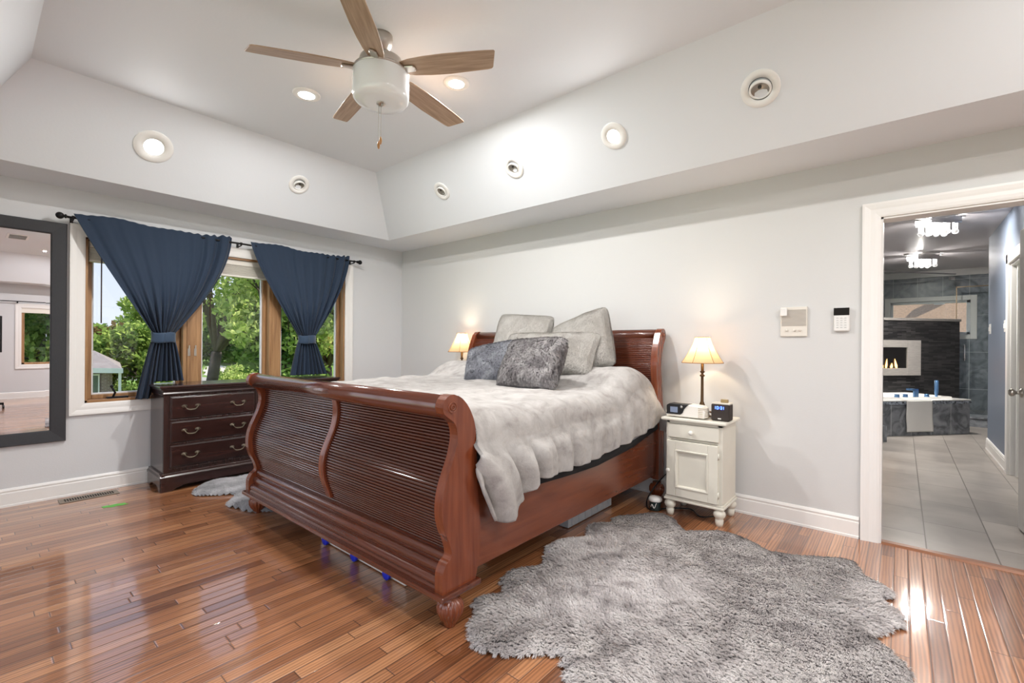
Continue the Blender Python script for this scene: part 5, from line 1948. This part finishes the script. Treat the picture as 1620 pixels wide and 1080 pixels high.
# low step at the left end of the tub
tobj('bath_step', MB().box(LX, -0.27, -0.34, -0.015, 0.0, 0.21), STILED)
tag(bpy.data.objects['bath_step'], 'low tiled step at the left end of the bathtub', 'step')
BLU = mat('blue_chrome', srgb(120, 165, 215), 0.15, 0.7)  # faucet metal with a blue base colour
t2 = thing('tub_faucet', 'chrome roman tub faucet set with handles on the tub rim', 'faucet', (0, 0, 0))
t2.matrix_world = TM @ Matrix.Translation((0, 0, DZ + 0.04))
ORG[t2.name] = (0, 0, DZ + 0.04)
for xx in (0.38, 0.52, 0.88):
    obj('handle', MB().lathe([(0.030, DZ + 0.040), (0.032, DZ + 0.05), (0.026, DZ + 0.066), (0.030, DZ + 0.075), (0.028, DZ + 0.082)], (xx, 0.095, 0), 16), BLU, t2)
obj('spout', MB().box(0.66, 0.73, 0.08, 0.11, DZ + 0.04, DZ + 0.155).box(0.66, 0.73, 0.08, 0.21, DZ + 0.13, DZ + 0.155), BLU, t2, bevel=0.006)
obj('hand_shower', MB().lathe([(0.018, DZ + 0.04), (0.016, DZ + 0.06), (0.024, DZ + 0.10), (0.024, DZ + 0.27), (0.020, DZ + 0.275)], (1.05, 0.10, 0), 16), BLU, t2)
# towel over the tub front
def tow(u, v):
    z = DZ + 0.008 - v * 0.44
    return (0.405 + 0.42 * u * (1 + 0.03 * v) + 0.004 * math.sin(9 * v), -0.020 - 0.006 * math.sin(7 * u) * v - 0.004 * v, z)
q = MB().grid(20, 24, tow)
def tow2(u, v):
    return (0.405 + 0.42 * u, -0.020 + 0.075 * v, DZ + 0.012)
q.grid(20, 3, tow2)
o = tobj('bath_mat', q, mat('white_terry', srgb(226, 224, 220), 0.95, bump=(300, 0.5)), solid=0.010)
tag(o, 'white bath mat hung over the front of the bathtub', 'bath mat')

# stacked stone wall behind the tub with a ledge
n = STACK
n.use_nodes = True
nt_ = n.node_tree
b_ = nt_.nodes['Principled BSDF']
tc_ = nt_.nodes.new('ShaderNodeTexCoord')
sp_ = nt_.nodes.new('ShaderNodeSeparateXYZ')
cb_ = nt_.nodes.new('ShaderNodeCombineXYZ')
nt_.links.new(tc_.outputs['Object'], sp_.inputs[0])
nt_.links.new(sp_.outputs['X'], cb_.inputs[0])
nt_.links.new(sp_.outputs['Z'], cb_.inputs[1])
br_ = nt_.nodes.new('ShaderNodeTexBrick')
br_.inputs['Scale'].default_value = 1
br_.inputs['Brick Width'].default_value = 0.17
br_.inputs['Row Height'].default_value = 0.022
br_.inputs['Mortar Size'].default_value = 0.001
br_.inputs['Color1'].default_value = srgb(26, 26, 28)
br_.inputs['Color2'].default_value = srgb(70, 68, 68)
br_.inputs['Mortar'].default_value = srgb(12, 12, 12)
br_.inputs['Bias'].default_value = -0.2
nt_.links.new(cb_.outputs[0], br_.inputs['Vector'])
nt_.links.new(br_.outputs['Color'], b_.inputs['Base Color'])
b_.inputs['Roughness'].default_value = 0.35
bp_ = nt_.nodes.new('ShaderNodeBump')
bp_.inputs['Strength'].default_value = 0.8
bp_.inputs['Distance'].default_value = 0.01
nt_.links.new(br_.outputs['Color'], bp_.inputs['Height'])
nt_.links.new(bp_.outputs[0], b_.inputs['Normal'])
SX1 = 2.385          # right end of the stone wall in the tub frame
SY = 0.80
sw = tobj('wall_divider', MB().box(LX, SX1, SY, SY + 0.14, 0, 1.66), STACK)
sw['kind'] = 'structure'
o = tobj('trim_5', MB().box(LX, SX1 + 0.015, SY - 0.015, SY + 0.155, 1.66, 1.70), mat('ledge_stone', srgb(140, 136, 132), 0.3), bevel=0.004)
o['kind'] = 'structure'
# fireplace in the stone wall
STEEL = mat('brushed_steel', srgb(214, 208, 202), 0.3, 0.55, noise=(14, 0.15), stretch=(1, 1, 6))
t = thing('wall_fireplace', 'wide steel framed gas fireplace set in the black stone wall', 'fireplace', (0, 0, 0))
t.matrix_world = TM @ Matrix.Translation((0, SY, 0.79))
ORG[t.name] = (0, SY, 0.79)
fx1, fx0, fz0, fz1 = 1.60, -0.30, 0.785, 1.345
q = MB()
wdt = 0.25
q.box(fx1 - wdt, fx1, SY - 0.035, SY, fz0, fz1)
q.box(fx0, fx0 + wdt, SY - 0.035, SY, fz0, fz1)
q.box(fx0 + wdt, fx1 - wdt, SY - 0.035, SY, fz1 - 0.115, fz1)
q.box(fx0 + wdt, fx1 - wdt, SY - 0.035, SY, fz0, fz0 + 0.115)
obj('steel_surround', q, STEEL, t, bevel=0.004)
q = MB().box(fx0 + wdt - 0.002, fx1 - wdt + 0.002, SY - 0.012, SY - 0.004, fz0 + 0.11, fz1 - 0.11)
obj('firebox', q, mat('firebox_black', srgb(14, 12, 12), 0.25), t)
FLM = bpy.data.materials.new('flame')
FLM.use_nodes = True
fn = FLM.node_tree
fb = fn.nodes['Principled BSDF']
fb.inputs['Base Color'].default_value = (1, 0.35, 0.05, 1)
fb.inputs['Emission Color'].default_value = (1, 0.50, 0.16, 1)
fb.inputs['Emission Strength'].default_value = 5
rf_ = random.Random(5)
xx = 0.1
while xx < 1.16:
    hh = rf_.uniform(0.06, 0.15)
    ww = rf_.uniform(0.014, 0.026)
    q = MB().lathe([(ww * 0.7, 0), (ww, hh * 0.22), (ww * 0.75, hh * 0.5), (ww * 0.4, hh * 0.78), (0.001, hh)], (0, 0, 0), 10)
    for i in range(len(q.v)):
        p = q.v[i]
        q.v[i] = (p[0] + xx + 0.25 * p[2] * math.sin(xx * 20), p[1] * 0.25 + SY - 0.019, p[2] + fz0 + 0.12)
    obj('flame', q, FLM, t)
    xx += rf_.uniform(0.045, 0.12)
# shower glass above the ledge, and the shower door
t = thing('shower_panel', 'fixed clear glass panel standing on the stone wall ledge', 'glass panel', (0, 0, 0))
t.matrix_world = TM @ Matrix.Translation((0, SY + 0.07, 1.70))
ORG[t.name] = (0, SY + 0.07, 1.70)
obj('glass', MB().box(LX, SX1, SY + 0.065, SY + 0.075, 1.701, 2.44), SHGL, t)
BRS = mat('warm_chrome', srgb(196, 172, 140), 0.2, 0.9)
obj('top_rail', MB().box(LX, SX1, SY + 0.058, SY + 0.082, 2.44, 2.455), CHROME, t)
obj('hinge', MB().box(SX1 - 0.11, SX1 - 0.03, SY + 0.05, SY + 0.09, 2.34, 2.40), CHROME, t, bevel=0.004)
ex = TM @ Vector((SX1, SY + 0.07, 0))
t = thing('shower_door', 'clear glass shower door with chrome pull handle right of the stone wall', 'shower door', (ex.x + 0.4, ex.y - 0.35, 0.15))
gy = ex.y - 0.02
obj('glass', MB().box(ex.x + 0.02, ex.x + 0.78, gy - 0.005, gy + 0.005, 0.17, 2.22), SHGL, t)
obj('edge_strip', MB().box(ex.x + 0.008, ex.x + 0.02, gy - 0.010, gy + 0.010, 0.15, 2.24).box(ex.x + 0.008, ex.x + 0.78, gy - 0.010, gy + 0.010, 2.22, 2.235), BRS, t)
hx_ = ex.x + 0.11
obj('pull_handle', MB().tube([(hx_, gy - 0.005, 1.02), (hx_, gy - 0.05, 1.03), (hx_, gy - 0.055, 1.10), (hx_, gy - 0.055, 1.20), (hx_, gy - 0.05, 1.27), (hx_, gy - 0.005, 1.28)], 0.011, 10), CHROME, t)
struct('trim_6', MB().box(ex.x - 0.02, 3.1, gy - 0.35, gy + 0.05, 0.0, 0.13).box(ex.x - 0.03, 3.1, gy - 0.365, gy + 0.06, 0.13, 0.155), STILED)

# crystal flush lights
CRY = mat('crystal', (0.95, 0.95, 0.96, 1), 0.03, trans=0.75, emit=((1, 0.98, 0.95, 1), 0.12))
BUL2 = mat('bath_bulb', (1, 1, 1, 1), 0.3, emit=((1, 0.97, 0.92, 1), 3))
def crystal_light(label, x, y, power):
    t = thing('flush_light', label, 'ceiling light', (x, y, BH - 0.2), 'crystal lights on the bathroom ceiling')
    M = Matrix.Translation((x, y, 0)) @ Matrix.Rotation(R(40), 4, 'Z')
    obj('backplate', MB().box(-0.24, 0.24, -0.045, 0.045, BH - 0.022, BH).box(-0.08, 0.08, -0.19, 0.19, BH - 0.022, BH).xf(M), mat('satin_white_metal', srgb(214, 212, 210), 0.5), t, bevel=0.003)
    obj('mirror_frame', MB().box(-0.15, 0.15, -0.10, -0.092, BH - 0.09, BH - 0.022).box(-0.15, 0.15, 0.092, 0.10, BH - 0.09, BH - 0.022).xf(M), CHROME, t)
    for i in range(4):
        for j in (-1, 1):
            bx, by = -0.12 + 0.08 * i, 0.06 * j
            q = MB().box(bx - 0.016, bx + 0.016, by - 0.016, by + 0.016, BH - 0.145, BH - 0.06).xf(M)
            c_ = obj('crystal_rod', q, CRY, t, bevel=0.005)
            q = MB().sphere((bx, by, BH - 0.165), 0.028, 10, 8).xf(M)
            obj('crystal_ball', q, CRY, t)
    for i in range(3):
        q = MB().sphere((-0.08 + 0.08 * i, 0, BH - 0.07), 0.018, 10, 8).xf(M)
        obj('bulb', q, BUL2, t)
    l = bpy.data.lights.new('flush_light_beam', 'AREA')
    l.shape = 'RECTANGLE'
    l.size = 0.26
    l.size_y = 0.14
    l.energy = power
    l.color = (1, 0.96, 0.90)
    lo = bpy.data.objects.new('flush_light_beam', l)
    COL.objects.link(lo)
    lo.location = (x, y, BH - 0.026)
    lo.rotation_euler = (0, 0, R(40))
    l = bpy.data.lights.new('flush_light_bulb_glow', 'POINT')
    l.energy = power * 0.17
    l.color = (1, 0.96, 0.90)
    l.shadow_soft_size = 0.015
    lo = bpy.data.objects.new('flush_light_bulb_glow', l)
    COL.objects.link(lo)
    lo.location = (x, y, BH - 0.135)
    return t
crystal_light('nearer crystal flush light on the bathroom ceiling', 0.27, 6.40, 95)
crystal_light('farther crystal flush light on the bathroom ceiling', 0.217, 8.85, 130)

# ================================================================ OUTSIDE
GZ = -2.6
GRASS = mat('lawn', srgb(128, 158, 62), 0.9, noise=(0.25, 0.25), mix2=srgb(100, 132, 48))
g = MB().box(-190, 60, -90, 190, GZ - 0.5, GZ)
o = obj('lawn', g, GRASS)
tag(o, kind='structure')
o.name = 'ground'
DRV = mat('concrete', srgb(206, 196, 182), 0.8, noise=(0.6, 0.1))


def flat_patch(name, pts, mt, label, cat, h_=0.03):
    q = MB().prism([(p.x, p.y) for p in pts], GZ, GZ + h_, 'z')
    return tag(obj(name, q, mt), label, cat)


def gp(u, v):
    """point on the lawn seen at u, v"""
    a = hit(u, v, 1.0) - Vector((0, 0, CAMZ))
    k = (GZ - CAMZ) / a.z
    return Vector((0, 0, CAMZ)) + a * k


flat_patch('driveway', [gp(318, 592), gp(325, 580), gp(345, 577), gp(362, 581), gp(360, 590), gp(340, 597)], DRV, 'pale curved driveway on the lawn beyond the middle pane', 'driveway')
flat_patch('street', [gp(130, 600), gp(300, 603), gp(560, 612), gp(560, 604), gp(300, 596), gp(130, 592)], mat('asphalt', srgb(170, 164, 156), 0.8), 'grey street crossing behind the lawn', 'street', 0.02)

LEAF_COL = {}


def leaf_mat(name, c1, c2):
    M = bpy.data.materials.new(name)
    M.use_nodes = True
    n = M.node_tree
    n.nodes.clear()
    o_ = n.nodes.new('ShaderNodeOutputMaterial')
    df = n.nodes.new('ShaderNodeBsdfDiffuse')
    tl = n.nodes.new('ShaderNodeBsdfTranslucent')
    at = n.nodes.new('ShaderNodeAttribute')
    at.attribute_name = 'tip'
    rp = n.nodes.new('ShaderNodeValToRGB')
    rp.color_ramp.elements[0].color = c1
    rp.color_ramp.elements[1].color = c2
    n.links.new(at.outputs['Fac'], rp.inputs[0])
    n.links.new(rp.outputs[0], df.inputs[0])
    n.links.new(rp.outputs[0], tl.inputs[0])
    mx = n.nodes.new('ShaderNodeMixShader')
    mx.inputs[0].default_value = 0.35
    n.links.new(df.outputs[0], mx.inputs[1])
    n.links.new(tl.outputs[0], mx.inputs[2])
    n.links.new(mx.outputs[0], o_.inputs[0])
    return M


LF = [leaf_mat('leaf_green', srgb(92, 122, 56), srgb(176, 194, 104)), leaf_mat('leaf_deep', srgb(72, 104, 54), srgb(146, 172, 92)), leaf_mat('leaf_light', srgb(132, 160, 76), srgb(214, 222, 142)),
      leaf_mat('leaf_rust', srgb(96, 80, 50), srgb(140, 116, 74))]
BARK = mat('bark', srgb(96, 84, 76), 0.9, noise=(8, 0.3))


def leaves(name, blobs, n_, size, mt, parent, seed):
    rs = np.random.RandomState(seed)
    bl_ = np.array([b_[:3] for b_ in blobs])
    br2 = np.array([b_[3] for b_ in blobs])
    pr = br2 ** 2 / (br2 ** 2).sum()
    idx = rs.choice(len(blobs), n_, p=pr)
    d_ = rs.normal(size=(n_, 3))
    d_ /= np.linalg.norm(d_, axis=1)[:, None]
    rad = br2[idx] * (0.55 + 0.5 * rs.rand(n_)) * (1 + 0.15 * np.sin(d_[:, 0] * 7 + idx) * np.cos(d_[:, 2] * 6))
    P = bl_[idx] + d_ * rad[:, None] * np.array([1, 1, 0.8])
    a = rs.normal(size=(n_, 3))
    a /= np.linalg.norm(a, axis=1)[:, None]
    b_ = np.cross(a, rs.normal(size=(n_, 3)))
    b_ /= np.linalg.norm(b_, axis=1)[:, None]
    s_ = size * (0.6 + 0.8 * rs.rand(n_))[:, None]
    Q = np.stack([P - a * s_, P - b_ * s_ * 0.55, P + a * s_, P + b_ * s_ * 0.55], 1).reshape(-1, 3)
    off = np.array(ORG[parent.name])
    Q = Q - off
    me = bpy.data.meshes.new(name)
    me.vertices.add(len(Q))
    me.vertices.foreach_set('co', Q.astype(np.float32).reshape(-1))
    me.loops.add(n_ * 4)
    me.loops.foreach_set('vertex_index', np.arange(n_ * 4, dtype=np.int32))
    me.polygons.add(n_)
    me.polygons.foreach_set('loop_start', (np.arange(n_) * 4).astype(np.int32))
    me.update(calc_edges=True)
    at = me.attributes.new('tip', 'FLOAT', 'POINT')
    at.data.foreach_set('value', np.repeat(rs.rand(n_), 4).astype(np.float32))
    me.materials.append(mt)
    o = bpy.data.objects.new(name, me)
    put(o, parent)
    return o


def tree(label, base, h_, spread, seed, lm, n_=9000, size=0.14, trunk_h=0.35, lean=(0, 0), cat='tree', name='tree', group=None, tr=0.16, low=0.38):
    rnd = random.Random(seed)
    base = Vector(base)
    t = thing(name, label, cat, base, group)
    q = MB()
    top = base + Vector((lean[0], lean[1], h_ * 0.75))
    fork = base + Vector((lean[0] * 0.3, lean[1] * 0.3, h_ * trunk_h))
    q.tube([base, base.lerp(fork, 0.5) + Vector((0.08, 0, 0)), fork], [tr * 1.3, tr, tr * 0.85], 8)
    blobs = []
    nb_ = 11
    for k in range(nb_):
        a = 2 * PI * k / nb_ + rnd.uniform(-0.4, 0.4)
        rr_ = spread * rnd.uniform(0.35, 0.85)
        z = h_ * rnd.uniform(low, 0.92)
        e_ = base + Vector((lean[0] + rr_ * math.cos(a), lean[1] + rr_ * math.sin(a), z))
        mid = fork.lerp(e_, 0.5) + Vector((0, 0, 0.12 * h_ * rnd.uniform(0.2, 1)))
        q.tube([fork, mid, e_], [tr * 0.5, tr * 0.28, tr * 0.08], 6)
        blobs.append((e_.x, e_.y, e_.z, spread * rnd.uniform(0.28, 0.48)))
        for _ in range(2):
            m2_ = mid.lerp(e_, rnd.random()) + Vector((rnd.uniform(-1, 1), rnd.uniform(-1, 1), rnd.uniform(-0.4, 1))) * spread * 0.3
            q.tube([mid, m2_], [tr * 0.18, tr * 0.05], 5)
            blobs.append((m2_.x, m2_.y, m2_.z, spread * rnd.uniform(0.16, 0.3)))
    blobs.append((top.x, top.y, base.z + h_ * 0.85, spread * 0.4))
    obj('trunk', q, BARK, t)
    leaves('foliage', blobs, n_, size, lm, t, seed)
    return t


# big shade tree in front of the middle pane, trunk leaning right
GT = 'trees beyond the left window'
def at_ground(u, Z):
    p = hit(u, 545, Z)
    return (p.x, p.y, GZ)
tree('open-branched shade tree with a leaning dark trunk seen in the middle pane', at_ground(322, 20), 9.0, 3.6, 21, LF[2], 3800, 0.11, 0.38, (1.6, 1.2), group=GT, tr=0.24, low=0.52)
tree('pale green drooping tree filling the right side of the middle pane', at_ground(444, 17), 8.2, 2.0, 22, LF[2], 5500, 0.11, 0.3, group=GT, low=0.46)
tree('tall green tree behind the smaller curtain in the right-hand pane', at_ground(520, 19), 9.5, 3.4, 23, LF[1], 14000, 0.13, 0.3, group=GT, low=0.2)
tree('bushy green tree right of the neighbouring house in the left pane', at_ground(222, 30), 4.9, 3.2, 24, LF[0], 12000, 0.17, 0.3, group=GT, low=0.2)
tree('taller light green tree rising behind the bushy one in the left pane', at_ground(256, 38), 7.4, 2.6, 25, LF[2], 9000, 0.18, 0.4, group=GT)
tree('dark green tree behind the left half of the middle pane', at_ground(345, 40), 7.5, 4.0, 26, LF[1], 9000, 0.2, 0.3, group=GT, low=0.42)
tree('broad tree standing beyond the right-hand pane and lawn', at_ground(470, 42), 10.5, 5.0, 27, LF[0], 12000, 0.2, 0.3, group=GT, low=0.34)
for i, (u, Z, h_, sp_, lm) in enumerate([(128, 75, 5.4, 5.5, 0), (158, 82, 5.8, 6, 1), (185, 70, 5.4, 5.5, 3), (215, 85, 6.2, 6.5, 1), (262, 80, 8, 6.5, 0), (300, 90, 9, 7, 1), (345, 85, 8.6, 7, 0), (392, 82, 9, 7, 1), (440, 90, 10, 7, 0), (490, 80, 10, 7, 1), (545, 85, 10, 7, 0), (95, 78, 7, 6, 1)]):
    tree('distant tree in the hazy row along the horizon beyond the lawn', at_ground(u, Z), h_, sp_, 40 + i, LF[lm], 4200, 0.42, 0.2, group='distant tree row', low=0.15, tr=0.3)
# right window greenery (seen in the mirror)
for i, (x, y) in enumerate(((13, 1.2), (14, 4.5), (13.5, -2.0), (16, 2.5))):
    tree('leafy tree outside the far window, seen only in the mirror', (x, y, GZ), 7.5, 2.9, 70 + i, LF[i % 3], 9000, 0.13, 0.3, group='trees outside the mirrored window', low=0.1)


def bush(label, p, r_, seed, lm, n_=4000, size=0.06):
    t = thing('bush', label, 'bush', p)
    rnd = random.Random(seed)
    bl_ = [(p[0] + rnd.uniform(-r_, r_) * 0.7, p[1] + rnd.uniform(-r_, r_) * 0.7, p[2] + r_ * rnd.uniform(0.3, 0.9), r_ * rnd.uniform(0.4, 0.6)) for _ in range(9)]
    leaves('foliage', bl_, n_, size, lm, t, seed)
    obj('stem', MB().tube([p, (p[0], p[1], p[2] + r_ * 0.8)], 0.05, 6), BARK, t)
    return t


bush('round sunlit yellow-green bush low in the middle pane', at_ground(378, 34), 1.7, 81, LF[2], 5000, 0.10)
bush('dark round bush beside the neighbouring house', at_ground(205, 27), 1.1, 82, LF[1], 3000, 0.08)

# neighbouring house at the left of the window
t = thing('neighbour_house', 'neighbouring brick house with grey shingle roof at the left of the window', 'house', (hit(150, 545, 22).x, hit(150, 545, 22).y, GZ))
SHG = mat('grey_shingles', srgb(152, 140, 136), 0.9, noise=(2.5, 0.18), stretch=(1, 1, 8))
BRK = tile_mat('brown_brick', 0.22, 0.075, 0.5, (100, 100), srgb(120, 96, 90), srgb(146, 120, 110), srgb(170, 160, 150), 0.8, 0.014, 3, axes=('X', 'Z'))
ec = hit(178, 582, 22)           # near right eave corner
ez = ec.z
a_ = (rt * 1.0)                 # along the facade to the right (image plane)
L_ = -rt
Bk = fw
c0 = Vector((ec.x, ec.y, 0))
HD = Vector((ec.x, ec.y, 0)).normalized()
def hp(r_, d_, z):
    p = c0 + rt * r_ + HD * d_
    return (p.x, p.y, z)
q = MB().hexa([hp(-9, 0.3, GZ), hp(0, 0.3, GZ), hp(0, 8, GZ), hp(-9, 8, GZ)], [hp(-9, 0.3, ez), hp(0, 0.3, ez), hp(0, 8, ez), hp(-9, 8, ez)])
obj('brick_wall', q, BRK, t)
rz = ez + 0.62
q = MB().add([hp(-9.5, -0.35, ez), hp(0.45, -0.35, ez), hp(0.45, 8.5, ez), hp(-9.5, 8.5, ez), hp(-9.5, 4, rz + 0.15), hp(-1.0, 4, rz + 0.15)],
             [(0, 1, 5, 4), (1, 2, 5), (2, 3, 4, 5), (3, 0, 4), (3, 2, 1, 0)])
obj('roof', q, SHG, t)
q = MB().hexa([hp(-9.5, -0.40, ez - 0.22), hp(0.5, -0.40, ez - 0.22), hp(0.5, -0.34, ez - 0.22), hp(-9.5, -0.34, ez - 0.22)], [hp(-9.5, -0.40, ez + 0.01), hp(0.5, -0.40, ez + 0.01), hp(0.5, -0.34, ez + 0.01), hp(-9.5, -0.34, ez + 0.01)])
obj('fascia', q, TRIM, t)
q = MB().hexa([hp(-1.15, 0.22, ez - 1.5), hp(-0.62, 0.22, ez - 1.5), hp(-0.62, 0.3, ez - 1.5), hp(-1.15, 0.3, ez - 1.5)], [hp(-1.15, 0.22, ez - 0.3), hp(-0.62, 0.22, ez - 0.3), hp(-0.62, 0.3, ez - 0.3), hp(-1.15, 0.3, ez - 0.3)])
wn = obj('window', q, TRIM, t)
q = MB().hexa([hp(-1.07, 0.20, ez - 1.42), hp(-0.70, 0.20, ez - 1.42), hp(-0.70, 0.24, ez - 1.42), hp(-1.07, 0.24, ez - 1.42)], [hp(-1.07, 0.20, ez - 0.38), hp(-0.70, 0.20, ez - 0.38), hp(-0.70, 0.24, ez - 0.38), hp(-1.07, 0.24, ez - 0.38)])
obj('pane', q, mat('dark_pane', srgb(70, 88, 84), 0.1), wn)
q = MB().hexa([hp(0.28, -0.2, GZ), hp(0.42, -0.2, GZ), hp(0.42, -0.06, GZ), hp(0.28, -0.06, GZ)], [hp(0.28, -0.2, ez - 0.2), hp(0.42, -0.2, ez - 0.2), hp(0.42, -0.06, ez - 0.2), hp(0.28, -0.06, ez - 0.2)])
obj('porch_post', q, TRIM, t)

# house behind the bathroom window: sunlit tan shingle roof
t = thing('neighbour_house', 'neighbouring house with sunlit tan shingle roof beyond the bathroom window', 'house', (0.5, 19, GZ))
TANR = mat('tan_shingles', srgb(196, 156, 124), 0.9, noise=(30, 0.35), stretch=(1, 0.3, 1))
obj('wall', MB().box(-9, 12, 17.4, 30.5, GZ, 1.1), BRK, t)
q = MB().add([(-9.5, 17, 1.1), (12.5, 17, 1.1), (12.5, 31, 1.1), (-9.5, 31, 1.1), (-0.6, 24, 5.1), (9, 24, 5.1)], [(0, 1, 5, 4), (1, 2, 5), (2, 3, 4, 5), (3, 0, 4), (3, 2, 1, 0)])
obj('roof', q, TANR, t)
obj('roof_vent', MB().box(0.75, 1.0, 19.6, 19.85, 2.4, 3.1), TRIM, t)
tree('green tree behind the tan roof beyond the bathroom window', (-6.5, 34, GZ), 10, 4, 91, LF[2], 6000, 0.25, 0.3)
